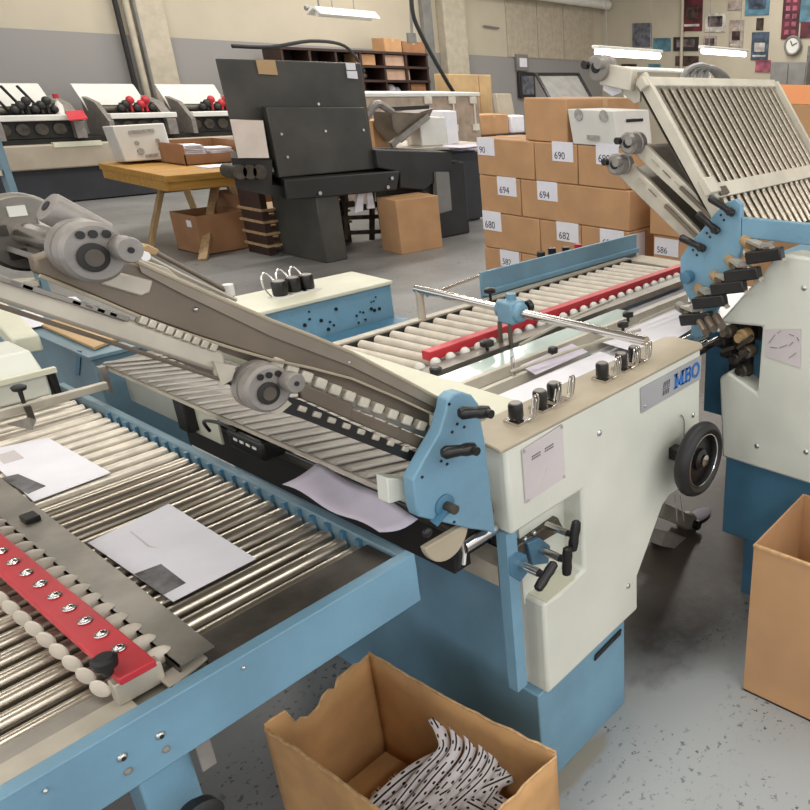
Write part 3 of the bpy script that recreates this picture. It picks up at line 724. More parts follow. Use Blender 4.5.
# loose items on top of the stack
a, b1 = AX(525, 136, SX+.02), AX(568, 136, SX+.02)
stack_box(a.y, b1.y, zr[0], AX(525, 97, SX+.02).z, 'large plain tan carton standing on top of the numbered stack', depth=.9, x=SX+.02, group='loose cartons on top of the stack')
wc = thing('white_file_carton', (SX+.1, sy(600, 140), zr[0]), 'white carton with printed round logos and lid slot on top of the stack', 'carton')
a, b1 = sy(573, 137), sy(618, 140)
zt = AX(573, 109, SX).z
MB().prism([(SX-.0, a, zr[0]+.002), (SX-.0, b1, zr[0]+.002), (SX-.03, b1+.01, zt), (SX-.03, a+.02, zt)], (.42, 0, 0)).build('body', PLASW, wc, bevel=.006)
for (u, r) in ((.2, .045), (.75, .045)):
    y = a+(b1-a)*u; MB().cyl((SX-.026, y, zr[0]+.2), (SX-.032, y, zr[0]+.2), r*.85, 16).build('printed_mark', FAINT, wc)
MB().box(SX-.024, SX-.016, a+(b1-a)*.62, a+(b1-a)*.36, zr[0]+.04, zr[0]+.07).build('printed_mark', FAINT, wc)
MB().box(SX+.1, SX+.3, b1-.003, b1, zr[0]+.16, zr[0]+.18).build('hand_slot', INK, wc)
# column right of the stack
ya, yb = AX(653, 230, 4.5).y, AX(653, 230, 4.5).y-.75
zz = AX(655, 234, 4.5).z
la, lb2 = AX(652, 235, 4.5), AX(679, 259, 4.5)
stack_box(ya, yb, 0, zz-.0, 'tan carton numbered 586, lower one of the column right of the stack', x=4.5, num=((la.y+lb2.y)/2-.01, (la.z+lb2.z)/2, la.y-lb2.y-.03, la.z-lb2.z-.02, '586'), group='cartons right of the stack')
stack_box(ya+.02, yb, zz, AX(655, 186, 4.5).z, 'plain tan carton resting on the one numbered 586', x=4.48, group='cartons right of the stack')
# orange cartons at the right edge behind machine 2
oc = thing('orange_carton', (3.6, 1.3, 0), 'orange brown open carton beyond the right end of the tilted roller plate', 'box')
a = AX(764, 103, 3.3)
MB().box(3.3, 3.9, .5, a.y, 0, a.z).build('body', CARD, oc, bevel=.006)
MB().prism([(3.3, .5, a.z), (3.3, a.y-.06, a.z), (3.36, a.y+.06, AX(757, 84, 3.36).z), (3.36, .5, AX(757, 84, 3.36).z)], (.008, 0, 0)).build('flap', CARDO, oc)
# leaning blue step ladder at the far left
ld = thing('step_ladder', (1.45, 5.0, 0), 'blue metal step ladder at the left picture edge', 'ladder')
p = AX(22, 222, 1.5); q = AX(-2, 150, 1.5)
d = (q-p); b0 = p+d*((0-p.z)/d.z); t0 = p+d*((1.7-p.z)/d.z)
MB().bar(b0, t0, .03, .07).build('rail', BLUEG, ld)
off = Vector((-.5, .35, 0))
MB().bar(b0+off, t0+off, .03, .07).build('rail', BLUED, ld)
for k in range(1, 6):
    c = b0+(t0-b0)*(k/6); MB().bar(c, c+off, .1, .025).build('step', SHEETL, ld)

# ================================================================== SMALL SHARED SHAPES
def adj_knob(par, x, y, z, r=.0155, h=.034, clip=True, k=0):
    g = MB().lathe((x, y, z+.006), (0, 0, 1), [(0, r*.8), (.004, r), (h-.004, r), (h, r*.9)], 20)
    kn = g.build('adjusting_knob', BLACK, par)
    MB().cyl((x, y, z+.006+h), (x, y, z+.0085+h), r*.75, 16).build('knob_cap', ALU, kn)
    MB().box(x-r*1.2, x+r*1.2, y-r*1.5, y+r*1.2, z, z+.006).build('knob_base', CHROME, kn)
    if clip:
        for s in (0, .008):
            pts = [(x+r*.6+s, y-.024, z+.004), (x+r+.006+s, y-.028, z+.012), (x+r+.022+s, y-.020, z+.034), (x+r+.030+s, y-.012, z+.044), (x+r+.030+s, y-.006, z+.038), (x+r+.012+s, y-.014, z+.010)]
            MB().tube(pts, .0019, 6, 4).build('spring_clip', CHROME, kn)
    return kn
def lever(par, pivot, tip, axis, m=BLACK):
    pivot, tip, axis = Vector(pivot), Vector(tip), Vector(axis).normalized()
    d = (tip-pivot); L = d.length; d = d.normalized()
    g = MB().lathe(pivot-d*.012, d, [(0, .006), (.004, .011), (.02, .012), (.032, .009), (L*.6, .010), (L+.006, .012), (L+.012, .008)], 14)
    lv = g.build('clamp_lever', m, par)
    MB().cyl(pivot-axis*.018, pivot+axis*.012, .008, 14).build('pivot', m, lv)
    return lv
def tknob(par, base, d, barv, r=.008, L=.05, sc=1):
    base, d, barv = Vector(base), Vector(d).normalized(), Vector(barv)
    sh = MB().cyl(base, base+d*L, r, 16).build('shaft', CHROME, par)
    e = base+d*(L+.004)
    g = MB().cyl(base+d*L, e+d*.012, r*.9, 12, r*.75)
    b = barv.normalized(); h = barv.length*.56
    g.lathe(e+d*.016-b*h, b, [(0, .005), (.004, .010), (h*.6, .0115), (h, .010), (h*1.4, .0115), (2*h-.004, .010), (2*h, .005)], 14)
    g.build('t_grip', BLACK, sh)
    return sh
def bolt(par, p, n, r=.006, m=SCREW, name='screw'):
    p, n = Vector(p), Vector(n)
    return MB().lathe(p, n, [(-.002, r), (.0015, r), (.004, r*.7), (.005, r*.3)], 12).build(name, m, par)

# ================================================================== MACHINE 1
M1 = thing('folding_machine', (1.13, 1.55, 0), 'blue and greenish white folding machine in the centre with two tilted fold plates', 'machine')
FY = .944
# base cabinet
MB().prism([(.965, .955, 0), (.965, 2.15, 0), (.965, 2.15, .62), (.965, 1.035, .62), (.965, 1.035, .30), (.965, .955, .30)], (.341, 0, 0)).build('base_cabinet', BLUE, M1, bevel=.004)
MB().box(.97, 1.60, 1.07, 2.14, .62, .855).build('body', BLUED, M1)
MB().box(.905, .935, .957, .985, .36, .775).build('corner_post', BLUE, M1)
for q in ((598, 742), (612, 718)):
    c = AY(q[0], q[1], .955); bolt(M1, c, (0, -1, 0), .005)
# side cover
outline = [(.908, .969), (1.641, .971), (1.655, .62), (1.63, .585), (1.57, .578), (1.50, .582), (1.469, .568), (1.352, .41), (1.353, .301), (.986, .294), (.99, .552),
           (1.043, .548), (1.132, .56), (1.132, .775), (.908, .775)]
sc_ = MB().prism([(x, FY, z) for x, z in outline], (0, .088, 0)).build('side_cover', WHITE, M1, bevel=.008)
MB().box(.985, 1.15, 1.0, 1.03, .53, .80).build('recess_panel', WHITE, M1)
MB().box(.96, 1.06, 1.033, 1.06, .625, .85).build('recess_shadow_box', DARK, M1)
for (x, y) in ((599, 433), (628, 586), (693, 415)):
    c = AY(x, y, FY); bolt(sc_, c, (0, -1, 0), .0075)
# grab slot between cover and base
MB().prism([(1.17, .953, .255), (1.28, .953, .262), (1.285, .953, .277), (1.175, .953, .270)], (0, -.004, 0)).build('grab_slot', BLACK, M1)
# notice on the cover
nb = [AY(521, 450, FY-.001), AY(561.5, 424, FY-.001), AY(564, 477, FY-.001), AY(525, 503, FY-.001)]
nt_ = MB().prism(nb, (0, -.003, 0)).build('notice_plate', LILAC, sc_)
for i in range(4): bolt(nt_, nb[i]+(sum(nb, Vector())/4-nb[i])*.07+Vector((0, -.003, 0)), (0, -1, 0), .003)
for (x0, x1) in ((532, 541), (545, 554)):
    for r in range(2):
        n = 5
        for k in range(n):
            xa = x0+(x1-x0)*k/n; yy = 457-(xa-532)*.62+r*2.6
            p, q = AY(xa, yy, FY-.0045), AY(xa+1.2, yy-.7, FY-.0045)
            MB().bar(p, q, .001, .0028, (0, 0, 1)).build('printed_line', PAPERG, nt_)
p, q = AY(541, 487, FY-.0045), AY(547, 468, FY-.0045)
MB().bar(p, q, .0006, .001, (1, 0, 0)).build('printed_line', LTAPE, nt_)
# name plate with lettering
pb = [AY(640, 387, FY-.001), AY(699, 354, FY-.001), AY(699.5, 375, FY-.001), AY(641.5, 412, FY-.001)]
pb = [Vector((pb[0].x, pb[0].y, .948)), Vector((1.638, pb[0].y, .948)), Vector((1.638, pb[0].y, .882)), Vector((pb[0].x+.004, pb[0].y, .882))]
np_ = MB().prism(pb, (0, -.003, 0)).build('name_plate', PLATE, sc_)
bolt(np_, pb[3]+Vector((.012, -.003, .016)), (0, -1, 0), .004)
yl = FY-.0045
def stroke(g, pts, w):
    for p, q in zip(pts, pts[1:]):
        d = Vector((q[0]-p[0], q[1]-p[1])); L = d.length; d /= L; n = Vector((-d.y, d.x))*w/2
        e = d*w*.0
        a = [(p[0]-e.x+n.x, p[1]-e.y+n.y), (q[0]+e.x+n.x, q[1]+e.y+n.y), (q[0]+e.x-n.x, q[1]+e.y-n.y), (p[0]-e.x-n.x, p[1]-e.y-n.y)]
        g.prism([(x, yl, z) for x, z in a], (0, -.0012, 0))
lx, lz, lh = 1.505, .897, .040
g = MB(); w = .0085
stroke(g, [(lx+.006, lz), (lx+.006, lz+lh)], w); stroke(g, [(lx+.038, lz), (lx+.038, lz+lh)], w)
stroke(g, [(lx+.006, lz+lh-.002), (lx+.022, lz+.006)], w*.9); stroke(g, [(lx+.022, lz+.006), (lx+.038, lz+lh-.002)], w*.9)
for xx in (lx+.006, lx+.038):
    for z in (lz+.0025, lz+lh-.0025): stroke(g, [(xx-.009, z), (xx+.009, z)], .005)
g.build('letter', MBLUE, np_)
g = MB(); bx0 = lx+.053
stroke(g, [(bx0+.004, lz), (bx0+.004, lz+lh)], w); stroke(g, [(bx0-.005, lz+.0025), (bx0+.018, lz+.0025)], .005); stroke(g, [(bx0-.005, lz+lh-.0025), (bx0+.017, lz+lh-.0025)], .005)
stroke(g, [(bx0+.004, lz+lh*.52), (bx0+.017, lz+lh*.52)], .005)
for (cz, rr) in ((lz+lh*.255, lh*.225), (lz+lh*.755, lh*.205)):
    stroke(g, [(bx0+.016+rr*math.cos(t), cz+rr*math.sin(t)) for t in [(-90+180*i/10)*PI/180 for i in range(11)]], .007)
g.build('letter', MBLUE, np_)
g = MB(); ox = lx+.104
stroke(g, [(ox+.0165*math.cos(2*PI*i/24), lz+lh/2+.018*math.sin(2*PI*i/24)) for i in range(25)], .0075)
g.build('letter', MBLUE, np_)
# small emblem left of the lettering: two figures of bars
g = MB()
for k in range(4):
    xx = 1.452+k*.008; stroke(g, [(xx, .897), (xx+.002, .91)], .003); stroke(g, [(xx+.002, .918), (xx+.005, .932)], .0025)
stroke(g, [(1.45, .914), (1.482, .914)], .002)
g.build('emblem', PAPERG, np_)
# hook line beside the wheel and its socket
MB().tube([AY(681, 415, FY-.004), AY(684, 420, FY-.004), AY(684, 438, FY-.004)], .0015, 6).build('hook_wire', GREYP, sc_)
# hand wheel
hc = AY(699, 459, .865)
hw = MB().cyl((1.375, FY, .765), (1.375, FY, .765), .001, 6)
WC = Vector((hc.x, .865, hc.z))
hwp = MB().ring(WC, (0, 1, 0), .085, .0165, 40, 12, 1.3).build('handwheel', RUBBER, M1)
MB().lathe(WC+Vector((0, .012, 0)), (0, -1, 0), [(0, .078), (.008, .078), (.010, .03), (.02, .028), (.024, .02)], 32).build('wheel_disc', BLACK, hwp)
MB().lathe(WC+Vector((0, -.008, 0)), (0, -1, 0), [(0, .017), (.012, .016), (.014, .006)], 20).build('wheel_hub', CHROME, hwp)
MB().lathe((WC.x-.0, FY+.005, WC.z), (0, -1, 0), [(0, .02), (.02, .018), (.07, .016)], 20).build('wheel_shaft', BLACK, hwp)
MB().ring(WC+Vector((0, -.0145, 0)), (0, 1, 0), .071, .002, 32, 6).build('wheel_trim', CHROME, hwp)
bk = AY(674, 451, FY-.01)
MB().box(bk.x-.012, bk.x+.02, FY-.03, FY, bk.z-.022, bk.z+.012).build('shaft_bracket', BLACK, hwp, bevel=.003)
# top plate with rounded far end
tp = [(.888, .936), (1.635, .936), (1.66, .955), (1.66, 1.04), (1.64, 1.062), (.905, 1.062)]
MB().prism([(x, y, .969) for x, y in tp], (0, 0, .009)).build('top_plate', BEIGE, M1, bevel=.003)
for k, (x, y) in enumerate(((515, 421), (539, 408), (553, 400), (601, 379), (620, 369), (633, 362))):
    c = AZ(x, y, .978); adj_knob(M1, c.x, c.y-.004, .978, k=k)
# cross wall (cream ledge) and far side cover
MB().box(.985, 1.09, 1.062, 2.14, .855, .975).build('cross_wall', CREAM, M1, bevel=.004)
fc = MB().box(1.06, 1.60, 2.155, 2.34, 0, .965).build('far_side_cover', BLUE, M1, bevel=.003)
MB().box(1.03, 1.605, 2.145, 2.37, .965, .978).build('far_top_plate', CREAM, M1, bevel=.003)
random.seed(3)
for k in range(22):
    px = random.uniform(285, 388); py = random.uniform(300, 335) if px < 350 else random.uniform(294, 325)
    c = AY(px, py, 2.154)
    if c.z < .955: MB().cyl(c, c+Vector((0, -.002, 0)), random.choice((.003, .004, .006)), 10).build('plate_hole', BLACK, fc)
for (x, y) in ((281, 297), (295, 293), (308, 290)):
    c = AZ(x, y, .978); kn = MB().lathe((c.x, c.y, .984), (0, 0, 1), [(0, .02), (.004, .022), (.04, .022), (.044, .02)], 18).build('adjusting_knob', BLACK, M1)
    MB().cyl((c.x, c.y, 1.028), (c.x, c.y, 1.030), .018, 16).build('knob_cap', ALU, kn)
    MB().box(c.x-.03, c.x+.03, c.y-.03, c.y+.025, .978, .984).build('knob_base', PLASW, kn)
    MB().tube([(c.x-.028, c.y+.0, .982), (c.x-.036, c.y+.02, 1.01), (c.x-.03, c.y+.035, 1.045), (c.x-.015, c.y+.03, 1.052), (c.x-.008, c.y+.01, 1.03)], .003, 6, 4).build('spring_clip', CHROME, kn)

# ---- near blue side plate of the fold plates
BPY = .955
bl = yp([(446, 411), (448, 400), (454, 394), (462, 392), (472, 395), (479, 404), (481, 420), (485, 439), (496, 534), (486, 531), (470, 529), (454, 525), (419, 517), (416, 508), (413, 480), (426, 456), (440, 432)], BPY)
bl = [Vector((p.x, BPY, p.z)) for p in bl]
spl = MB().prism(bl, (0, .028, 0)).build('side_plate', BLUE, M1, bevel=.003)
for (x, y) in ((457, 424), (464, 427), (449, 404), (441, 461), (447, 464), (422, 477), (454, 522), (452, 432)):
    c = AY(x, y, BPY); MB().cyl(c, c+Vector((0, -.0015, 0)), .0028, 10).build('plate_hole', BLACK, spl)
c1, c2 = AY(459, 413, BPY-.03), AY(484, 412, BPY-.045)
lever(spl, c2, c1, (0, 1, 0)); c1, c2 = AY(442, 453, BPY-.03), AY(470, 449, BPY-.045); lever(spl, c2, c1, (0, 1, 0))
c = AY(444, 505, BPY); rg = MB().lathe(c, (0, -1, 0), [(0, .021), (.004, .021), (.006, .016)], 24).build('bushing', BLUED, spl)
MB().cyl(c, c+Vector((0, -.03, 0)), .009, 16).build('shaft_end', SHEETD, rg)
MB().bar(c+Vector((-.03, -.004, -.022)), c+Vector((0, -.01, 0)), .006, .018, (0, 1, 0)).build('crank_arm', BLUED, rg)

# ---- upper fold plate (its near edge, body, hub and edge rollers)
sl = Vector((-.343, 0, .243)).normalized(); nrm = Vector((.243, 0, .343)).normalized()
UY = 1.0
up = MB().prism([Vector((v.x, UY, v.z)) for v in yp([(130, 262), (190, 288), (270, 325), (350, 357), (441, 403), (434, 414), (350, 378), (270, 359), (200, 337), (138, 315), (100, 299), (38, 274), (34, 258), (60, 250)], UY)], (0, .02, 0)).build('fold_plate', BRONZE, M1, bevel=.003)
MB().prism([Vector((v.x, UY+.02, v.z)) for v in yp([(60, 262), (200, 312), (436, 410), (436, 413), (200, 317), (60, 268)], UY)], (0, .62, 0)).build('plate_body', SHEET, up)
e = [Vector((v.x, UY-.004, v.z)) for v in yp([(136, 261), (190, 285), (270, 320), (350, 352), (441, 400)], UY)]
MB().tube(e, .0028, 6, 2).build('edge_trim', BEIGE, up)
MB().prism([Vector((v.x, UY-.004, v.z)) for v in yp([(136, 262), (190, 286), (270, 321), (350, 353), (441, 401), (436, 408), (350, 366), (270, 336), (180, 293), (140, 272)], UY)], (0, .003, 0)).build('light_edge_band', STRIPE, up)
e = [Vector((v.x, UY-.004, v.z)) for v in yp([(38, 275), (100, 300), (138, 316), (200, 338), (270, 359), (350, 378), (432, 414)], UY)]
MB().tube(e, .0022, 6, 2).build('edge_trim', BEIGE, up)
for (x, y) in ((348, 376), (374, 344), (395, 308)):
    c = AY(x, y if y > 330 else 335, UY); 
for (x, y) in ((195, 309), (348, 362)): bolt(up, AY(x, y, UY), (0, -1, 0), .0035)
MB().prism([Vector((v.x, UY+.012, v.z)) for v in yp([(200, 330), (350, 370), (434, 410), (434, 436), (350, 402), (262, 366), (200, 345)], UY)], (0, .006, 0)).build('under_strip', BRONZE, up)
# row of white edge segments under the plate
for k in range(12):
    t = k/11; px = 273+(432-273)*t; py = 362+(430-362)*t+2*math.sin(t*PI)
    c = AY(px, py, UY+.012); g = MB()
    g.obox(c, sl*.0098, nrm*.0085, (0, .014, 0)); g.build('edge_segment', CHAN, up, bevel=.003)
p, q = AY(268, 366, UY+.01), AY(434, 438, UY+.01)
MB().bar(p, q, .012, .012).build('segment_rail', SHEET, up)
# little chain-like row between the plates
for k in range(9):
    t = k/8; px = 142+(212-142)*t; py = 320+(347-320)*t
    c = AY(px, py, UY-.006); MB().obox(c, sl*.0045, nrm*.005, (0, .006, 0)).build('stop_block', SHEETL, up, bevel=.0015)
p, q = AY(136, 322, UY), AY(214, 353, UY); MB().bar(p, q, .01, .012).build('stop_rail', DARK, up)
# upper hub
def hub(par, c, ax, r, depth, m=ALU, k=1.0, name='adjusting_hub', small=(.85, .02)):
    c, ax = Vector(c), Vector(ax).normalized()
    h = MB().lathe(c, ax, [(0, r*.86), (.004, r*.98), (.012, r), (depth*.5, r), (depth*.52, r*.93), (depth*.6, r*.93), (depth*.62, r*1.0), (depth, r)], 40).build(name, m, par)
    f = Vector((1, 0, 0)) if abs(ax.y) > .5 else Vector((0, -1, 0)); u = Vector((0, 0, 1))
    b = c-ax*.001
    MB().lathe(b-f*r*.12-u*r*.12, -ax, [(0, r*.46), (.002, r*.46), (.003, r*.4)], 28).build('bore', DARK, h)
    MB().ring(b-f*r*.12-u*r*.12, ax, r*.38, r*.05, 28, 8).build('bore_ring', SHEETL, h)
    MB().cyl(b-f*r*.12-u*r*.12, b-f*r*.12-u*r*.12-ax*.004, r*.28, 20).build('shaft_end', SHEETD, h)
    for (a_, s) in ((.05, .6), (-.3, .62), (.42, .55)):
        p = b+f*r*a_+u*r*s; MB().cyl(p, p-ax*.0015, r*.13, 14).build('slot', BLACK, h)
    kp = b+f*r*small[0]*.75+u*r*small[1]
    kn = MB().lathe(kp, -ax, [(0, r*.4), (.003, r*.42), (.018, r*.42), (.021, r*.38)], 24).build('small_knob', m, h)
    MB().cyl(kp-ax*.021, kp-ax*.0225, r*.1, 12).build('screw', INK, kn)
    return h
hc = AY(96, 253, .965)
h1 = hub(up, (hc.x, .965, hc.z), (0, 1, 0), .034, .036, small=(1.0, .05))
MB().prism([Vector((v.x, .996, v.z)) for v in yp([(110, 270), (152, 280), (149, 292), (140, 296), (100, 284)], 1.0)], (0, .012, 0)).build('hub_bracket', SHEETL, up, bevel=.002)
# shaft to the far disc
MB().cyl((hc.x, .99, hc.z), (hc.x, 1.6, hc.z), .015, 16).build('cross_shaft', CHROME, up)
fd = AX(30, 246, hc.x)
h2 = MB().lathe((hc.x, fd.y, hc.z+.0), (0, 1, 0), [(0, .043), (.006, .047), (.014, .047), (.02, .043)], 40).build('far_disc', SHEET, up)
for k in range(5):
    a_ = k*2*PI/5+.4; p = Vector((hc.x+.027*math.cos(a_), fd.y-.001, hc.z+.027*math.sin(a_)))
    MB().obox(p, (.009, 0, 0), (0, .002, 0), (0, 0, .006)).build('window', PLASW if k < 2 else SHEETD, h2)
# grey roller lying along the slope
e0, e1 = AY(46, 206, 1.03), AY(84, 226, 1.03)
MB().lathe(e0, (e1-e0), [(0, .011), (.001, .0165), (.004, .018), ((e1-e0).length+.02, .018)], 28).build('counter_roller', ALU, up)
MB().cyl(e0-(e1-e0).normalized()*.001, e0+(e1-e0).normalized()*.002, .006, 14).build('roller_bore', INK, up)
# far edge linkage bars of the plate
FYY = 1.35
MB().tube([AY(157, 253, FYY), AY(234, 295, FYY)], .004, 8).build('far_tie_rod', BRONZE, up)
c = AY(229, 291, FYY); MB().cyl(c+Vector((0, 0, -.008)), c+Vector((0, 0, .012)), .009, 12).build('rod_stop', PLASW, up)
pts = yp([(133, 262), (140, 258), (168, 268), (182, 280), (180, 284), (160, 278)], 1.08)
MB().prism(pts, (0, .01, 0)).build('link_bracket', SHEETL, up, bevel=.002)
for (x, y) in ((156, 279), (180, 290), (141, 255)): 
    c = AY(x, y, 1.07); MB().cyl(c, c+Vector((0, -.012, 0)), .006, 14).build('link_pin', CHROME, up)
pts = yp([(136, 250), (148, 244), (160, 250), (156, 256), (146, 254), (142, 262)], 1.12)
MB().prism(pts, (0, .02, 0)).build('latch', BRASS, up, bevel=.002)
MB().tube(yp([(150, 258), (180, 274), (236, 300)], 1.1), .003, 6, 1).build('pull_rod', SHEETL, up)

# ---- lower fold plate
LY = .992
lo = MB().prism([Vector((v.x, LY, v.z)) for v in yp([(-20, 268), (0, 275), (110, 313), (225, 352), (228, 376), (110, 338), (0, 302), (-20, 295)], LY)], (0, .03, 0)).build('lower_fold_plate', SHEETL, M1, bevel=.005)
MB().prism([Vector((v.x, LY+.03, v.z)) for v in yp([(0, 290), (225, 370), (424, 456), (424, 460), (225, 374), (0, 295)], LY)], (0, .6, 0)).build('plate_body', SHEETD, lo)
for k in range(10):
    t = k/9; c = AY(8+110*t, 281+35*t, LY-.002)
    MB().obox(c, sl*.011, nrm*.003, (0, .004, 0)).build('edge_tab', SHEET, lo, bevel=.001)
MB().tube([Vector((v.x, LY-.003, v.z)) for v in yp([(-10, 303), (110, 342), (225, 381)], LY)], .003, 6, 1).build('edge_trim', BRONZE, lo)
MB().prism([Vector((v.x, LY-.004, v.z)) for v in yp([(297, 381), (352, 404), (350, 420), (300, 398)], LY)], (0, .01, 0)).build('cover_strip', BRONZE, lo, bevel=.002)
MB().prism([Vector((v.x, LY, v.z)) for v in yp([(350, 408), (428, 440), (426, 452), (350, 420)], LY)], (0, .01, 0)).build('cover_strip', BRONZE, lo, bevel=.002)
for k in range(9):
    t = k/8; c = AY(300+118*t, 408+46*t, LY+.004)
    MB().obox(c, sl*.007, nrm*.0045, (0, .008, 0)).build('edge_segment', SHEETL, lo, bevel=.002)
MB().prism([Vector((v.x, LY, v.z)) for v in yp([(225, 382), (300, 400), (424, 456), (422, 466), (300, 418), (270, 408)], LY)], (0, .012, 0)).build('under_edge', BLACK, lo)
hb = AY(259, 385, .985)
hub(lo, (hb.x, .958, hb.z), (0, 1, 0), .034, .036, small=(1.0, .15))
MB().prism([Vector((v.x, .985, v.z)) for v in yp([(258, 408), (285, 398), (292, 404), (280, 414), (268, 412)], .985)], (0, .012, 0)).build('hub_foot', SHEETL, lo)
MB().prism([Vector((v.x, .985, v.z)) for v in yp([(214, 362), (236, 366), (232, 380), (222, 386)], .985)], (0, .012, 0)).build('hub_foot', SHEETL, lo)

# ---- slatted delivery guard above the conveyor rail
ga, gb = Vector((.752, 2.26, .905)), Vector((.756, 1.025, .905))
gc, gd = Vector((.90, 1.025, .945)), Vector((.90, 2.20, .93))
gu = MB().prism([ga, gb, gc, gd], (0, 0, -.004)).build('delivery_guard', SHEET, M1)
MB().prism([ga, gb, gb+Vector((0, 0, -.014)), ga+Vector((0, 0, -.014))], (.003, 0, 0)).build('guard_lip', SHEETL, gu)
n = 26
for k in range(n):
    t = (k+.5)/n
    a = ga+(gb-ga)*max(0, min(1, t-.06)); c = gd+(gc-gd)*min(1, t+.07)
    MB().bar(a+Vector((.004, 0, .002)), c+Vector((0, 0, .002)), 0.013, .0035).build('guard_rib', RIB, gu, bevel=.002)
MB().prism([AY(387, 478, 1.0), AY(413, 479, 1.0), AY(413, 497, 1.0), AY(389, 504, 1.0)], (0, .03, 0)).build('guard_bracket', WHITE, gu, bevel=.002)

# ---- shafts, dark mechanism and panels under the guard
MB().cyl((.80, 1.04, .855), (.80, 1.95, .855), .014, 16).build('drive_shaft', CHROME, M1)
mo = MB().box(.745, .80, 1.52, 1.66, .835, .885).build('sensor_block', BLACK, M1, bevel=.008)
for k in range(4):
    MB().box(.744, .7455, 1.54+k*.025, 1.555+k*.025, .862, .868).build('white_mark', PLASW, mo)
MB().tube([(.75, 1.62, .885), (.735, 1.66, .90), (.74, 1.74, .88), (.76, 1.77, .84)], .004, 8, 4).build('cable', BLACK, mo)
MB().box(.76, .82, 1.88, 1.93, .80, .90).build('bearing_block', DARK, M1, bevel=.006)
MB().box(.79, .795, 1.98, 2.25, .79, .893).build('guard_panel', PANELG, M1)
MB().box(.785, .79, 1.78, 1.9, .79, .893).build('guard_panel', CREAM, M1)
MB().prism([(.74, 2.235, .83), (.75, 2.235, .83), (.75, 2.235, .905), (.735, 2.235, .905)], (0, .02, 0)).build('guard_post', ALU, M1)
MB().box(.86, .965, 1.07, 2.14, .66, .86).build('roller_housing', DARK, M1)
for k, (x, z, r) in enumerate(((.91, .915, .022), (.94, .89, .02))):
    MB().cyl((x, 1.065, z), (x, 2.13, z), r, 18).build('fold_roller', SHEETD, M1)
# bits under the blue side plate
hp = [Vector((.766+.052*math.cos(t), .962, .853+.058*math.sin(t))) for t in [PI+.1+(PI-.2)*i/14 for i in range(15)]]
MB().prism([v+Vector((0, 0, -.0)) for v in hp], (0, .014, 0)).build('half_disc', BEIGE, M1, bevel=.002)
c = AY(426, 532, .955); MB().lathe(c, (0, -1, 0), [(0, .009), (.006, .009), (.009, .005)], 16).build('disc_knob', BLACK, M1)
p, q = AY(463, 547, .985), AY(500, 567, .965)
MB().cyl(Vector((p.x, .985, p.z)), Vector((q.x+.01, .985, p.z-.0)), .014, 16).build('short_shaft', CHROME, M1)
MB().cyl(Vector((.835, 1.9, .80)), Vector((.835, 1.0, .80)), .013, 16).build('return_shaft', SHEETD, M1)
MB().bar((.93, .99, .66), (.93, 2.1, .66), .05, .05).build('lower_cross_bar', SHEETL, M1)
MB().tube([(.80, .99, .82), (.806, .985, .78), (.80, .985, .745)], .005, 8).build('loose_cable', BLACK, M1)
MB().tube([(.815, .99, .82), (.821, .985, .78), (.815, .985, .745)], .004, 8).build('loose_cable', PLASW, M1)
MB().lathe((.885, .975, .83), (0, 1, 0), [(0, .012), (.01, .018), (.02, .018), (.03, .01)], 16).build('bearing_cap', BRONZE, M1)

# ---- T-grip cluster in the recess
cl = MB().prism([Vector((v.x, .955, v.z)) for v in yp([(514, 560), (522, 554), (532, 557), (536, 572), (526, 585), (515, 578)], .94)], (0, .03, 0)).build('grip_block', BLUED, M1, bevel=.003)
tknob(cl, Vector((AY(526, 567, .94).x, .955, AY(526, 567, .94).z)), (0, -1, 0), AY(561, 565, .88)-AY(545, 590, .88), .009, .05)
cl2 = MB().prism([Vector((v.x, .975, v.z)) for v in yp([(533, 546), (545, 540), (556, 548), (554, 566), (538, 568)], .96)], (0, .04, 0)).build('grip_block', BLUED, M1, bevel=.003)
tknob(cl2, Vector((AY(546, 552, .96).x, .98, AY(546, 552, .96).z)), (0, -1, 0), AY(574, 548, .9)-AY(573, 573, .9), .009, .06)
cl3 = MB().prism([Vector((v.x, .985, v.z)) for v in yp([(518, 548), (560, 518), (566, 530), (540, 545), (520, 560)], .98)], (0, .03, 0)).build('grip_block', SHEETD, M1, bevel=.003)
tknob(cl3, Vector((AY(550, 526, .98).x, .99, AY(550, 526, .98).z)), (0, -1, 0), AY(573, 521, .91)-AY(569, 549, .91), .008, .06)
for (x, y) in ((525, 538), (534, 532)): bolt(cl3, AY(x, y+1, .984), (0, -1, 0), .006)
MB().prism([(1.0, .945, .548), (1.10, .945, .552), (1.10, 1.0, .553), (1.0, 1.0, .549)], (0, 0, .004)).build('recess_sill', CREAM, M1)

# ---- descending lower plates on the far side of the machine
for k, (x, y) in enumerate(((684, 520), (679, 541))):
    c = AY(x, y, 1.3); p = AY(652, y-14+k*8, 1.3)
    lp = MB().bar(p, c, .10, .05).build('descending_plate', SHEETL, M1)
    MB().lathe(c, (c-p), [(0, .028), (.015, .04), (.04, .04), (.046, .024)], 18).build('end_knob', SHEETL, lp)
    MB().cyl(c+Vector((0, -.03, 0)), c+Vector((0, -.07, 0)), .02, 12).build('side_knob', BLACK, lp)
    for j in range(4):
        e = p+(c-p)*(.3+.2*j)+Vector((0, -.03, .012)); MB().sphere(e, .007).build('stop_screw', CHROME, lp)
for (x0, x1) in ((675, 677), (680, 684)):
    MB().tube([AY(x0, 494, 1.25), AY(x1, 521, 1.25)], .003, 6).build('hanging_strap', PLASW, M1)
c = AZ(700, 515, .005)
tag(MB().sphere((c.x, c.y, .008), .07, (.9, .5, .1), 12, 6).build('paper_scrap', PAPERL), 'small pale scrap lying on the floor near the hand wheel', 'scrap')

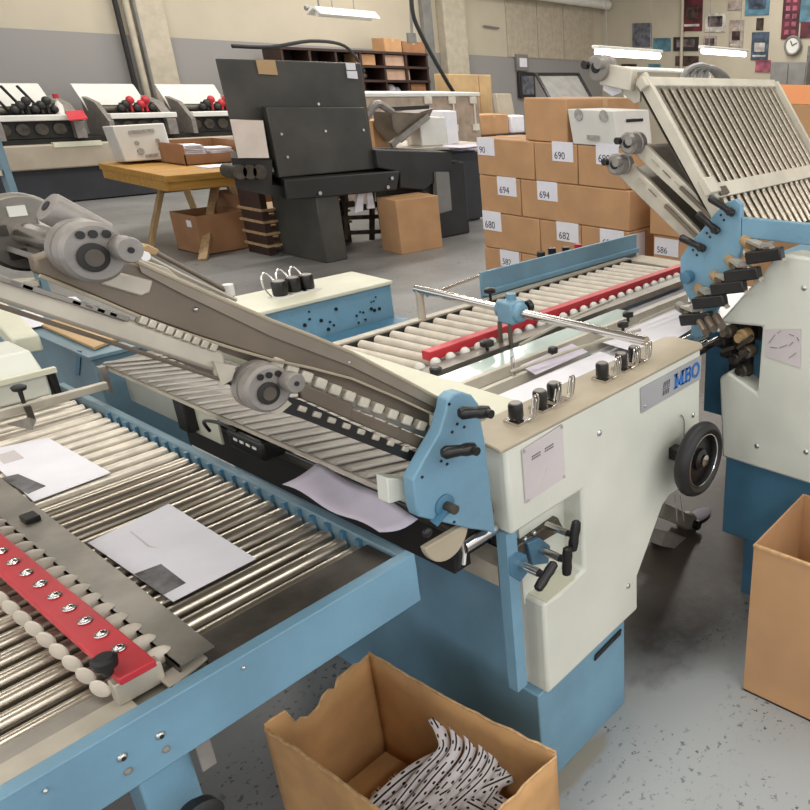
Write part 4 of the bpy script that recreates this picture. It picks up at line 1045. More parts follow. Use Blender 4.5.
# ================================================================== CONVEYOR 1 (foreground)
C1 = thing('roller_conveyor', (.1, 1.6, 0), 'blue framed roller conveyor in the foreground with red ball guide and loose prints', 'conveyor')
ZR = .818
fr = MB().prism([(-.7, .98, .83), (.705, .98, .83), (.705, .98, .732), (-.7, .98, .732)], (0, .016, 0)).build('front_rail', BLUE, C1, bevel=.002)
MB().box(-.7, .705, .98, 1.005, .826, .834).build('rail_lip', BLUE, fr, bevel=.002)
for (x, y) in ((160, 735), (122, 757), (45, 790), (243, 667)):
    c = AY(x, y, .98); r = .0065 if x in (160, 122) else .0035
    b = bolt(fr, c, (0, -1, 0), r, name='cap_screw')
    if r > .005: MB().cyl(c+Vector((0, -.0045, 0)), c+Vector((0, -.006, 0)), .003, 8).build('hex_socket', INK, b)
for (x, y) in ((166, 749), (128, 771)):
    bolt(fr, AY(x, y, .98), (0, -1, 0), .0055, GREYP, 'cap_screw')
MB().box(.686, .7045, .9965, 2.42, .733, .832).build('side_rail', BLUEG, C1, bevel=.003)
for k in range(22):
    y = 1.112+k*.0475
    MB().box(.678, .6875, y-.007, y+.004, .80, .8285).build('bearing_slot', BLUED, C1)
MB().box(-.7, .684, 1.0, 1.09, .812, .8225).build('end_cover', SHEET, C1, bevel=.002)
MB().box(-.7, .262, 1.006, 1.05, .8225, .8265).build('bright_cover_strip', SHEETL, C1)
MB().box(.36, .684, 1.006, 1.088, .8225, .8245).build('ribbed_cover', SHEETD, C1)
MB().box(-.7, .66, 1.09, 2.42, .75, .758).build('under_pan', SHEETD, C1)
MB().box(-.7, .665, 2.41, 2.43, .735, .82).build('back_rail', BLUE, C1)
NR = 28
for k in range(NR):
    y = 1.112+k*.0475
    MB().cyl((-.6, y, ZR-.0165), (.68, y, ZR-.0165), .0148, 20).build('roller', STEEL if y < 1.75 else STEELW, C1)
# legs
def leg(par, x, y, z, m=BLUED, w=.07):
    l = MB().box(x-w/2, x+w/2, y-.03, y+.03, .09, z).build('leg', m, par, bevel=.004)
    MB().cyl((x, y, 0), (x, y, .018), .035, 18).cyl((x, y, .018), (x, y, .09), .012, 10).build('levelling_foot', RUBBER, l)
    return l
leg(C1, .27, 1.05, .735, BLUE); leg(C1, -.55, 1.05, .735); leg(C1, .27, 2.3, .735); leg(C1, -.55, 2.3, .735)
c = AY(186, 806, 1.0)
MB().lathe((c.x, .985, c.z), (0, -1, 0), [(0, .02), (.012, .03), (.03, .032), (.036, .024)], 22).build('round_hand_knob', RUBBER, C1)
c = AY(205, 752, 1.0); MB().box(c.x-.01, c.x+.01, .998, 1.003, c.z-.03, .74).build('hanging_tab', ALU, C1)
# steel straight edge
ss = MB().prism([(.373, 1.02, .846), (.322, 1.02, .846), (.335, 1.95, .846), (.395, 1.95, .846)], (0, 0, -.003)).build('steel_edge', SHEET, C1)
MB().prism([(.322, 1.02, .846), (.322, 1.02, .828), (.335, 1.95, .828), (.335, 1.95, .846)], (.003, 0, 0)).build('bent_lip', SHEETD, ss)
c = AZ(30, 519, .846); MB().box(c.x-.012, c.x+.012, c.y-.02, c.y+.012, .846, .856).build('edge_clip', BLACK, ss, bevel=.002)
# red ball guide
def red_at(t, s, z): # t 0..1 along, s -1..1 across
    a = Vector((.277, 1.022, z)); b = Vector((.281, 1.75, z)); return a+(b-a)*t+Vector((s*.023, 0, 0))
rb_ = MB().prism([red_at(0, -1, .874), red_at(0, 1, .874), red_at(1, 1, .874), red_at(1, -1, .874)], (0, 0, -.012)).build('red_guide_bar', RED, C1, bevel=.002)
MB().box(.248, .308, 1.03, 1.05, .826, .862).build('guide_foot', SHEETL, rb_, bevel=.002)
MB().prism([(.30, 1.0, .83), (.36, 1.02, .83), (.36, 1.05, .83), (.30, 1.035, .83)], (0, 0, .004)).build('foot_plate', SHEETL, rb_)
for k in range(9):
    y = 1.085+k*.052
    s = bolt(rb_, (.277+.004, y, .876), (0, 0, 1), .0065, CHROME)
    MB().ring((.281, y, .876), (0, 0, 1), .008, .0015, 16, 6).build('washer', CHROME, s)
for k in range(15):
    y = 1.06+k*.043
    MB().sphere((.315, y+.01, .842), .015, (1.5, .72, 1), 14, 8).build('guide_ball', NYLON, rb_)
    g = MB().lathe((.238, y, .846), (.9, .5, 0), [(0, .006), (.002, .0135), (.004, .015), (.006, .0135), (.008, .006)], 16)
    g.build('guide_wheel', NYLON, rb_)
c = AZ(100, 662, .875)
MB().lathe((.252, 1.046, .872), (0, 0, 1), [(0, .006), (.012, .007), (.014, .014), (.026, .016), (.03, .011)], 20).build('black_knob', RUBBER, rb_)
# crossbar with clamp near the left
MB().bar((.30, 2.175, .875), (.72, 2.175, .875), .016, .02).build('cross_bar', SHEETL, C1, bevel=.002)
MB().bar((.30, 2.175, .875), (-.5, 2.175, .875), .016, .02).build('cross_bar', SHEETL, C1, bevel=.002)
c = AZ(24, 403, .885)
MB().lathe((c.x, c.y, .885), (0, 0, 1), [(0, .004), (.03, .005), (.034, .014), (.042, .016), (.046, .01)], 18).build('clamp_knob', RUBBER, C1)
MB().prism([AZ(8, 425, .84), AZ(33, 430, .84), AZ(36, 421, .86), AZ(30, 419, .87)], (0, 0, .004)).build('triangle_bracket', ALU, C1)
MB().box(c.x-.006, c.x+.006, c.y-.02, c.y-.01, .84, .88).build('clamp_post', SHEETD, C1)
c = AZ(57, 380, .83)
# cream feed cover lying across the conveyor's far end
cu = thing('cream_feed_cover', (.3, 2.42, .83), 'cream metal feed cover across the far end of the foreground conveyor', 'cover')
MB().prism([(-.6, 2.30, .845), (-.6, 2.30, .90), (-.6, 2.36, .955), (-.6, 2.50, .955), (-.6, 2.50, .845)], (1.24, 0, 0)).build('cover_body', WHITE, cu, bevel=.006)
MB().prism([(-.6, 2.285, .905), (-.6, 2.30, .905), (-.6, 2.30, .918), (-.6, 2.285, .918)], (1.26, 0, 0)).build('cover_lip', CREAM, cu)
MB().box(.645, .66, 2.30, 2.36, .835, .90).build('end_clip', BLACK, cu, bevel=.002)
for x in (-.5, .62): MB().box(x-.01, x+.01, 2.44, 2.46, .822, .85).build('foot', GREYP, cu)
# cream arm rising behind it
p, q = AZ(-30, 285, .95), AZ(28, 345, .93)
ar = tag(MB().bar(p, q, .06, .05).build('slanted_bar', CREAM, bevel=.006), 'cream metal bar slanting down behind the cream feed cover', 'bar')
ar2 = tag(MB().bar((p.x, p.y, .86), (p.x, p.y, 0.0), .05, .05, (1, 0, 0)).build('cream_post', CREAM, bevel=.004), 'cream post at the left picture edge under the slanted cream bar', 'post')
# papers on the rollers
def sheet(name, quad, z, lab, cat='paper', m=PAPER, group=None, pr=None):
    q = [AZ(x, y, z) for x, y in quad]
    o = MB().prism(q, (0, 0, .0012)).build(name, m, loc=(sum(q, Vector())/4))
    tag(o, lab, cat, group)
    for (pts, mm) in (pr or []):
        MB().prism([AZ(x, y, z+.0014) for x, y in pts], (0, 0, .0003)).build('printed_area', mm, o)
    return o
sheet('printed_sheet', [(88, 543), (169, 504), (256, 559), (173, 602)], .8195, 'white printed sheet with a dark photo on the rollers beside the steel edge', pr=[([(134, 574), (161, 564), (186, 583), (163, 595)], PAPERG), ([(130, 532), (131, 531), (150, 546), (158, 548), (148, 547)], LILAC)], group='sheets on the foreground rollers')
sheet('printed_sheet', [(-20, 452), (48, 438), (111, 473), (34, 502)], .8195, 'white printed sheet farther up the rollers, partly under the clamp bracket', pr=[([(0, 478), (18, 474), (46, 486), (28, 494)], PAPERG), ([(-5, 456), (14, 450), (24, 458), (4, 464)], LILAC)], group='sheets on the foreground rollers')
# curled sheet coming out under the guard
g = MB(); A0, A1, B0, B1 = AZ(283, 487, .86), AZ(320, 466, .87), AZ(380, 536, .85), AZ(418, 519, .87)
N_ = 14; vs = []; fs = []
for i in range(N_+1):
    t = i/N_
    for j in range(7):
        u = j/6
        p = (A0*(1-t)+B0*t)*(1-u)+(A1*(1-t)+B1*t)*u
        p = p+Vector((0, 0, .006*math.sin(t*9+u*2)-.008*math.sin(PI*u)+.006))
        vs.append(p)
for i in range(N_):
    for j in range(6): fs.append((i*7+j, i*7+j+1, (i+1)*7+j+1, (i+1)*7+j))
g.add(vs, fs)
tag(g.build('folded_sheet', PAPERL, solid=.001), 'rippled lilac white sheet emerging from under the slatted guard', 'paper')

# ================================================================== CONVEYOR 2 (behind machine 1)
C2 = thing('register_conveyor', (1.9, 1.5, 0), 'register table conveyor with cream rollers and red guide running to the far machine', 'conveyor')
Z2 = .90
X0, X1 = 1.10, 2.66
MB().box(1.62, X1, 1.15, 1.93, .80, .865).build('table_frame', BLUE, C2, bevel=.003)
MB().box(X0, 1.62, 1.07, 1.93, .858, .868).build('table_bed', TABLE_W, C2)
MB().box(X0, X1, 1.905, 1.935, .80, .905).build('far_rail', SHEETL, C2, bevel=.002)
MB().box(X0, X1, 1.898, 1.905, .85, .898).build('dark_channel', DARK, C2)
nr = 27
for k in range(nr):
    x = 1.13+k*(2.60-1.13)/(nr-1)
    MB().cyl((x-.02, 1.895, .886), (x+.01, 1.60, .886), .0152, 16).build('cream_roller', NYLON, C2)
rg2 = MB().box(1.27, 2.60, 1.582, 1.615, .903, .930).build('red_guide_rail', RED, C2, bevel=.002)
for k in range(26):
    x = 1.22+k*.0535; MB().sphere((x, 1.565, .903), .015, (1, 1, 1), 12, 8).build('guide_ball', PLASW, rg2)
MB().box(1.2, 2.62, 1.505, 1.552, .885, .906).build('steel_strip', SHEET, C2)
MB().box(1.12, 2.0, 1.40, 1.485, .895, .900).build('glass_strip', GLASSY, C2)
MB().box(1.12, 2.3, 1.385, 1.40, .875, .905).build('thin_rail', CHAN, C2)
MB().box(1.12, 1.9, 1.32, 1.335, .872, .900).build('thin_rail', CHAN, C2)
MB().box(X1, X1+.12, 1.5, 1.93, .80, .895).build('end_plate', BEIGE, C2, bevel=.002)
MB().box(1.64, 2.64, 1.16, 1.50, .866, .874).build('white_bed', TABLE_W, C2)
for (x, y) in ((1.8, 1.85), (2.55, 1.85), (2.55, 1.25)): leg(C2, x, y, .80)
# holding knobs
for (x, y, h, r) in ((490, 292, .05, .02), (1, 1, 0, 0), (513, 304, .03, .016), (623, 326, .02, .018), (628, 316, .015, .018), (553, 352, .012, .014), (487, 345, .015, .02), (225, 0, 0, 0), (436, 372, .012, .016)):
    if r == 0: continue
    c = AZ(x, y, .905+h)
    MB().lathe((c.x, c.y, .90), (0, 0, 1), [(0, .005), (h, .005), (h+.004, r), (h+.016, r), (h+.02, r*.7)], 16).build('hold_down_knob', BLACK, C2)
for (p, q) in (((510, 372), (640, 330)), ((520, 345), (612, 300)), ((640, 322), (700, 300))):
    MB().tube([AZ(p[0], p[1], .925), AZ((p[0]+q[0])/2, (p[1]+q[1])/2-2, .93), AZ(q[0], q[1], .925)], .005, 8).build('guide_rod', SHEETL, C2)
for (x, y) in ((513, 365), (622, 383-20)):
    c = AZ(x, y, .93); MB().cyl((c.x, c.y, .90), (c.x, c.y, .955), .006, 10).build('rod_post', CHROME, C2)
# blue fence
fn = MB().prism([(1.83, 1.955, .80), (2.78, 1.955, .80), (2.78, 1.955, .985), (1.83, 1.955, .99)], (0, .012, 0)).build('blue_fence', BLUE, C2, bevel=.002)
MB().box(1.83, 2.78, 1.94, 1.957, .905, .925).build('fence_lip', BLUE, fn, bevel=.002)
# cross tube with clamp
ct_ = MB().cyl((1.525, 1.93, 1.0), (1.525, 1.04, 1.0), .0125, 18).build('cross_tube', CHROME, C2)
MB().cyl((1.525, 1.915, .87), (1.525, 1.915, 1.0), .0125, 16).build('tube_post', SHEETL, ct_)
MB().cyl((1.525, 1.88, .985), (1.81, 1.94, .985), .005, 10).build('thin_rod', CHROME, ct_)
c = AX(511, 308, 1.525)
cb_ = MB().box(1.495, 1.555, c.y-.03, c.y+.03, .965, 1.03).cyl((1.525, c.y-.045, 1.0), (1.525, c.y+.045, 1.0), .028, 18).build('tube_clamp', BLUE, ct_, bevel=.006)
MB().cyl((1.54, c.y+.012, 1.03), (1.54, c.y+.012, 1.045), .015, 16).build('clamp_cap', BLUE, cb_)
MB().lathe((1.555, c.y-.01, 1.0), (1, -.15, .1), [(0, .005), (.02, .005), (.022, .016), (.036, .018), (.04, .012)], 18).build('clamp_knob', BLACK, cb_)
for dy in (-.02, .02): MB().box(1.49, 1.50, c.y+dy-.004, c.y+dy+.004, .9, .97).build('clamp_finger', BRONZE, cb_)
# small tools seen behind the fence
tg = thing('fence_latch', (2.3, 2.0, .8), 'small black and red latch peeking over the blue fence', 'latch')
for (x, y, m_) in ((541, 255, DARK), (552, 251, BLACK), (566, 250, BLACK), (578, 247, RED)):
    c = AY(x, y, 2.0); MB().cyl(c-Vector((0, 0, .03)), c+Vector((0, 0, .012)), .016, 12).build('latch_knob', m_, tg)
a, b1 = AY(540, 258, 2.0), AY(584, 249, 2.0)
MB().bar(a-Vector((0, 0, .03)), b1-Vector((0, 0, .03)), .02, .03).build('latch_bar', BRONZE, tg)
for v in (a, b1): MB().box(v.x-.01, v.x+.01, 1.968, 2.01, .82, v.z-.03).build('latch_mount', BLUE, tg)
# paper lying on the register table
sheet('large_sheet', [(492, 398), (600, 352), (640, 366), (560, 410)], .902, 'white sheet lying on the register table behind the front knobs', group='sheets on the register table')
sheet('large_sheet', [(600, 342), (706, 296), (720, 312), (648, 356)], .902, 'white sheet lying on the register table near the far machine', group='sheets on the register table')
sheet('printed_sheet', [(520, 366), (572, 344), (588, 352), (536, 375)], .9045, 'greyish printed sheet under the glass strip of the register table', m=PAPERL)

# ================================================================== MACHINE 2
M2 = thing('cross_folding_machine', (2.35, .7, 0), 'second blue and white folding machine at the right with a steep roller plate', 'machine')
XP = 1.9
def xp(pts, x): return [Vector((x, v.y, v.z)) for v in (AX(a, b, x) for a, b in pts)]
o2 = xp([(718, 323), (777, 257), (790, 255)], XP)
o2 += [Vector((XP, .25, 1.19)), Vector((XP, .25, .51))]
o2 += xp([(722, 457), (719, 378), (728, 372), (757, 394), (762, 327)], XP)
c2 = MB().prism(o2, (.09, 0, 0)).build('side_cover', WHITE, M2, bevel=.008)
for (x, y) in ((804, 288), (806, 452), (757, 446)): bolt(c2, AX(x, y, XP), (-1, 0, 0), .008)
# faint notice with arrow marks
nq = xp([(765, 329), (801, 329), (801, 368), (765, 356)], XP-.001)
n2 = MB().prism(nq, (-.002, 0, 0)).build('notice_plate', LILAC, c2)
for (a, b) in (((769, 343), (775, 335)), ((777, 333), (781, 331)), ((789, 334), (794, 336)), ((797, 337), (799, 341)), ((770, 347), (777, 348)), ((779, 348), (787, 345)), ((793, 342), (789, 346)), ((789, 358), (796, 353))):
    p, q = AX(a[0], a[1], XP-.0035), AX(b[0], b[1], XP-.0035)
    MB().bar(p, q, .003, .0012, (0, 0, 1)).build('printed_arrow', PAPERG, n2)
# base and legs
e = AX(723, 460, 1.93)
MB().box(1.93, 2.75, .25, e.y-.01, .22, .56).build('base_cabinet', BLUED, M2, bevel=.004)
MB().box(1.995, 2.75, .25, e.y-.01, .56, 1.0).build('inner_body', DARK, M2)
MB().box(1.96, 2.7, .27, .87, .012, .22).build('plinth', BLUED, M2)
for yy in (.87, .32): MB().box(1.94, 2.0, yy, yy+.05, 0, .23).build('leg', BLUED, M2)
MB().box(1.98, 2.75, .93, 1.12, .62, .90).build('infeed_body', BLUED, M2)
MB().box(1.99, 2.75, .3, .92, 1.0, 1.16).build('upper_body', BLUE, M2)
# infeed rollers between the two machines
for k in range(4):
    y = 1.06+k*.04
    MB().cyl((1.70, y, .885), (1.94, y, .885), .014, 14).build('infeed_roller', CHROME, M2)
MB().box(1.69, 1.705, 1.02, 1.22, .80, .90).build('infeed_frame', DARK, M2)
# mechanisms in the notch
for (x, y, r, m_) in ((733, 330, .02, BRONZE), (748, 335, .024, BRASS), (752, 350, .02, BRONZE), (741, 357, .018, SHEETD), (733, 350, .02, DARK), (748, 368, .02, SHEETD), (727, 340, .018, DARK)):
    c = AX(x, y, 1.95)
    MB().lathe(c, (-1, .2, 0), [(0, r), (.03, r), (.034, r*.7), (.05, r*.6)], 16).build('drive_bearing', m_, M2)
for (a, b) in (((722, 351), (735, 347)), ((738, 348), (752, 336)), ((735, 362), (748, 352))):
    MB().bar(AX(a[0], a[1], 1.9), AX(b[0], b[1], 1.9), .015, .01).build('linkage_arm', SHEETD, M2)
MB().box(1.95, 2.0, .95, 1.02, .70, .95).build('bearing_plate', DARK, M2)
c = AX(703, 330, 1.85)
for k in range(3):
    MB().cyl(AX(700+k*8, 322-k*3, 1.85), AX(706+k*8, 332-k*3, 1.8), .012, 12).build('linkage_pin', BRONZE, M2)

# blue side plate
bl2 = xp([(725, 203), (735, 199), (741, 204), (741, 250), (733, 268), (722, 300), (706, 330), (698, 345), (690, 340), (692, 305), (684, 290), (680, 272), (680, 258), (690, 242), (700, 232), (713, 215)], 1.915)
sp2 = MB().prism(bl2, (.02, 0, 0)).build('side_plate', BLUE, M2, bevel=.003)
MB().prism([Vector((1.915, AX(741, 240, 1.915).y, 1.215)), Vector((1.915, .3, 1.225)), Vector((1.915, .3, 1.285)), Vector((1.915, AX(741, 228, 1.915).y, 1.27))], (.025, 0, 0)).build('side_arm', BLUE, M2, bevel=.003)
for (pv, tp_) in (((731, 212), (709, 197)), ((716, 230), (697, 213)), ((702, 248), (680, 237))):
    lever(sp2, AX(pv[0], pv[1], 1.90), AX(tp_[0], tp_[1], 1.88), (1, 0, 0))
for (x, y) in ((721, 215), (724, 220), (707, 233), (710, 237), (693, 250), (697, 255)):
    c = AX(x, y, 1.915); MB().cyl(c, c+Vector((-.0015, 0, 0)), .004, 10).build('plate_hole', BLACK, sp2)
c = AX(690, 276, 1.915); MB().lathe(c, (-1, 0, 0), [(0, .018), (.02, .02), (.03, .018), (.032, .012)], 18).build('round_knob', BLUED, sp2)
# row of clamp blocks along the slanted edge
caps = [(744, 240), (729, 259), (714, 275), (698, 288), (679, 306)]
blk = [(764, 254), (742, 273), (728, 286), (709, 300), (696, 317)]
for k, ((a, b), (c_, d)) in enumerate(zip(caps, blk)):
    p, q = AX(a, b, 1.92), AX(c_, d, 1.86)
    st = MB().cyl(p, p+(q-p).normalized()*.035, .016, 16).build('tan_cap' if k < 4 else 'grey_cap', BRASS if k < 4 else ALU, M2)
    MB().bar(p+(q-p)*.35+Vector((0, 0, .012)), q+Vector((0, 0, .02)), .03, .008, (0, 0, 1)).build('clamp_arm', SHEETL, st)
    MB().bar(q+Vector((0, -.02, .022)), q+Vector((.0, -.065, -.012)), .02, .006, (0, 0, 1)).build('clamp_arm', SHEETL, st)
    MB().bar(q+Vector((0, .01, .022)), q+Vector((.01, -.02, .03)), .026, .01, (0, 0, 1)).build('clamp_arm', ALU, st)
    MB().bar(q+Vector((0, .05, -.018)), q+Vector((0, -.055, .010)), .03, .034, (0, 0, 1)).build('black_block', BLACK, st, bevel=.004)
    MB().cyl(p+(q-p)*.5, p+(q-p)*.75, .013, 12).build('clamp_screw', BRONZE, st)
# steep roller plate
def PT(x, t, off=0):   # point on the plate's plane
    n = Vector((0, -.42, .31)).normalized()
    return Vector((x, 1.03+.31*t, 1.19+.42*t))+n*off
XA, XB = 1.955, 2.79
rp = MB().prism([PT(XA, -.02, -.03), PT(XB, -.02, -.03), PT(XB, 1, -.03), PT(XA, 1, -.03)], Vector((0, .012, .012))).build('roller_plate', SHEETD, M2)
nrod = 19
for k in range(nrod):
    x = XA+.03+k*(XB-XA-.055)/(nrod-1)
    MB().cyl(PT(x, -.02), PT(x, .99), .0108, 14).build('rod', STEEL, rp)
MB().bar(PT(XA-.03, 1.0, .0), PT(XB+.01, 1.0, .0), .03, .03, (0, .6, .8)).build('top_bar', CHAN, rp, bevel=.003)
MB().bar(PT(XB, 0, 0), PT(XB, 1, 0), .02, .05, (0, -.8, .6)).build('plate_side_bar', CHAN, rp)
MB().bar(PT(XA, .30, .016), PT(XB, .30, .016), .045, .008, PT(0, 0, 1)-PT(0, 0, 0)).build('cross_strip', CHAN, rp)
for k, (xx, w_, m_) in enumerate(((XA-.004, .036, CHAN), (XA+.008, .010, BRONZE))):
    MB().bar(PT(xx, -.1, .005*k), PT(xx, 1.05, .005*k), .018, w_, (0, -.8, .6)).build('side_channel', m_, rp, bevel=.002)
c = PT(XA, .33, .02)
MB().obox(c, (.03, 0, 0), (0, .015, .02), (0, -.01, .008)).build('strip_clamp', CHAN, rp, bevel=.003)
MB().obox(c+Vector((.05, -.01, -.02)), (.025, 0, 0), (0, .008, .01), (0, -.01, .008)).build('clamp_latch', BRONZE, rp, bevel=.002)
def mini_hub(par, px, py, x, r, m=ALU):
    c = AX(px, py, x)
    h = MB().lathe(c+Vector((.03, 0, 0)), (-1, 0, 0), [(0, r), (.02, r), (.022, r*.9), (.03, r*.9), (.032, r), (.055, r), (.06, r*.8)], 24).build('adjusting_hub', m, par)
    MB().cyl(c+Vector((-.03, .0, 0)), c+Vector((-.033, 0, 0)), r*.42, 18).build('bore', INK, h)
    MB().cyl(c+Vector((-.03, -r*.7, r*.3)), c+Vector((-.055, -r*.7, r*.3)), r*.4, 16).build('small_knob', m, h)
    MB().cyl(c+Vector((-.02, r*.9, r*.2)), c+Vector((-.045, r*.9, r*.2)), r*.32, 14).build('dark_knob', RUBBER, h)
    return h
mini_hub(rp, 602, 68, 1.93, .036)
a_, b_2 = PT(XA-.02, 1.05, -.02), AX(606, 74, 1.95)
MB().bar(a_, Vector((XA-.02, b_2.y, b_2.z)), .03, .06).build('hub_arm', CHAN, rp, bevel=.004)
MB().prism(xp([(604, 80), (616, 82), (622, 92), (612, 96), (603, 90)], 1.96), (.01, 0, 0)).build('plate_foot', PAPER, rp)
MB().prism(xp([(612, 70), (640, 88), (640, 102), (634, 104), (612, 84)], 1.965), (.01, 0, 0)).build('corner_plate', CHAN, rp, bevel=.003)
# two shorter plates below it
for k, (h, tops) in enumerate((((633, 143), [(640, 140), (735, 232), (722, 236), (632, 152)]), ((620, 164), [(628, 160), (715, 248), (700, 256), (618, 176)]))):
    q = xp(tops, 1.965+.0*k)
    sp = MB().prism(q, (.02, 0, 0)).build('short_fold_plate', CHAN if k == 0 else SHEETL, M2, bevel=.003)
    MB().prism([v+Vector((.02, 0, 0)) for v in (q[0]*.5+q[3]*.5, q[1]*.5+q[2]*.5, q[1]*.5+q[2]*.5+Vector((0, .004, -.008)), q[0]*.5+q[3]*.5+Vector((0, .004, -.008)))], (.8, 0, 0)).build('plate_body', SHEET, sp)
    mini_hub(sp, h[0], h[1], 1.945, .032)
    d_ = (q[1]-q[0]).normalized()
    for j in range(5):
        c = q[0]+(q[1]-q[0])*(.18+.12*j)+Vector((-.006, 0, -.02)); MB().obox(c, d_*.012, (.004, 0, 0), (0, .005, .004)).build('edge_block', BRONZE if j % 2 else SHEETL, sp, bevel=.001)
    MB().bar(q[0]+(q[1]-q[0])*.45+Vector((-.008, .0, -.018)), q[1]+Vector((-.008, 0, -.018)), .006, .012).build('edge_rail', BRONZE, sp)

# ================================================================== MID LEFT FEEDER BLOCK
fb = thing('feeder_unit', (.98, 2.9, 0), 'blue sheet metal feeder unit behind the foreground conveyor rail', 'machine')
MB().box(.80, 1.0, 2.47, 3.4, 0, .86).build('body', BLUEG, fb, bevel=.004)
MB().box(.79, 1.0, 2.46, 3.42, .86, .87).build('top_panel', BLUEG, fb)
MB().prism([AX(78, 350, .8), AX(82, 351, .8), AX(80, 375, .8), AX(76, 375, .8)], (-.003, 0, 0)).build('seam', BLUED, fb)
tag(MB().prism([AZ(42, 327, .873), AZ(95, 350, .873), AZ(124, 338, .873), AZ(70, 315, .873)], (0, 0, .008)).build('plywood_piece', PALLET, loc=AZ(80, 333, .873)), 'cut piece of pale board on top of the blue feeder unit', 'board')
for k, (qd, lab) in enumerate((([(12, 312), (36, 308), (44, 318), (18, 322)], 'small white paper on the feeder, left of the board piece'), ([(52, 298), (76, 297), (84, 304), (62, 306)], 'small white paper on the feeder, behind the board piece'), ([(16, 322), (40, 318), (46, 325), (22, 330)], 'white paper strip on the feeder beside the small left paper'))):
    sheet('paper_slip', qd, .874+.002*k, lab, group='paper slips on the feeder unit')
MB().bar(AZ(112, 355, .80), AZ(124, 338, .87), .012, .02).build('bracket_arm', WHITE, fb)

# ================================================================== FOREGROUND CARTONS
c1 = thing('scrap_carton', (.71, 1.09, 0), 'open worn brown carton with torn rim full of paper strips in the foreground', 'box')
X_0, X_1, Y_0, Y_1, HZ = .552, .848, .80, 1.37, .325
def wall(p, q, n, name, hfun, m=CARDW, th=.005, bulge=.008):
    p, q = Vector(p), Vector(q); d = q-p; nn = Vector((d.y, -d.x, 0)).normalized()
    vs = []; fs = []; K = n
    for i in range(K+1):
        t = i/K; h = hfun(t)
        for j in range(7):
            v = j/6; b = bulge*math.sin(PI*t)*v+random.uniform(-.0012, .0012)*(0 < i < K)
            vs.append(p+d*t+nn*b+Vector((0, 0, h*v)))
    for i in range(K):
        for j in range(6): fs.append((i*7+j, i*7+j+1, (i+1)*7+j+1, (i+1)*7+j))
    o = MB().add(vs, fs).build(name, m, c1)
    k = o.modifiers.new('solid', 'SOLIDIFY'); k.thickness = th; k.offset = 0
    e = MB(); pts = [vs[i*7+6]+Vector((0, 0, .001)) for i in range(K+1)]
    e.tube(pts, .0034, 5, 1).build('torn_edge', CARDE, o)
    return o
random.seed(5)
j1 = [random.uniform(-.006, .006) for _ in range(30)]
wall((X_0, Y_0, 0), (X_0, Y_1, 0), 24, 'side_wall', lambda t: HZ-.012*t+j1[int(t*24)]*.5)
wall((X_0, Y_1, 0), (X_1-.03, Y_1, 0), 18, 'side_wall', lambda t: HZ-(.045 if .18 < t < .5 else .02 if .5 <= t < .62 else 0)+j1[int(t*18)])
wall((X_1-.03, Y_1, 0), (X_1, Y_0, 0), 24, 'side_wall', lambda t: HZ+.004+j1[int(t*24)]*.35)
wall((X_1, Y_0, 0), (X_0, Y_0, 0), 16, 'side_wall', lambda t: HZ-.01+j1[int(t*16)]*.6)
MB().box(X_0, X_1, Y_0, Y_1, .0, .006).build('bottom', CARDW, c1)
# paper strips, each its own
def strip_mat():
    M = bpy.data.materials.new('punched_strip_print'); M.use_nodes = True
    nt = M.node_tree; N = nt.nodes; L = nt.links; b = N['Principled BSDF']; b.inputs['Roughness'].default_value = .6
    uv = N.new('ShaderNodeUVMap'); sx = N.new('ShaderNodeSeparateXYZ'); L.new(uv.outputs[0], sx.inputs[0])
    def math_(op, a, b_=None, c=None):
        n = N.new('ShaderNodeMath'); n.operation = op
        for i, v in enumerate((a, b_, c)):
            if v is None: continue
            if isinstance(v, (int, float)): n.inputs[i].default_value = v
            else: L.new(v, n.inputs[i])
        return n.outputs[0]
    u, v = sx.outputs[0], sx.outputs[1]
    # centre line, broken now and then
    l1 = math_('LESS_THAN', math_('ABSOLUTE', math_('SUBTRACT', u, .42)), .07)
    d1 = math_('LESS_THAN', math_('FRACT', math_('MULTIPLY', v, .55)), .86)
    line = math_('MULTIPLY', l1, d1)
    # dots beside it
    fu = math_('SUBTRACT', u, .78); fv = math_('SUBTRACT', math_('FRACT', math_('MULTIPLY', v, 4)), .5)
    dd = math_('ADD', math_('MULTIPLY', math_('MULTIPLY', fu, fu), 1.4), math_('MULTIPLY', math_('MULTIPLY', fv, fv), .5))
    dots = math_('LESS_THAN', dd, .012)
    fu = math_('SUBTRACT', u, .14); fv = math_('SUBTRACT', math_('FRACT', math_('ADD', math_('MULTIPLY', v, 3.1), .3)), .5)
    dd = math_('ADD', math_('MULTIPLY', math_('MULTIPLY', fu, fu), 1.4), math_('MULTIPLY', math_('MULTIPLY', fv, fv), .35))
    dots2 = math_('LESS_THAN', dd, .008)
    f = math_('MAXIMUM', math_('MAXIMUM', line, dots), dots2)
    x = N.new('ShaderNodeMix'); x.data_type = 'RGBA'; L.new(f, x.inputs[0]); x.inputs[6].default_value = srgb(246, 243, 247); x.inputs[7].default_value = srgb(34, 30, 36)
    L.new(x.outputs[2], b.inputs['Base Color'])
    return M
STRIP = strip_mat()
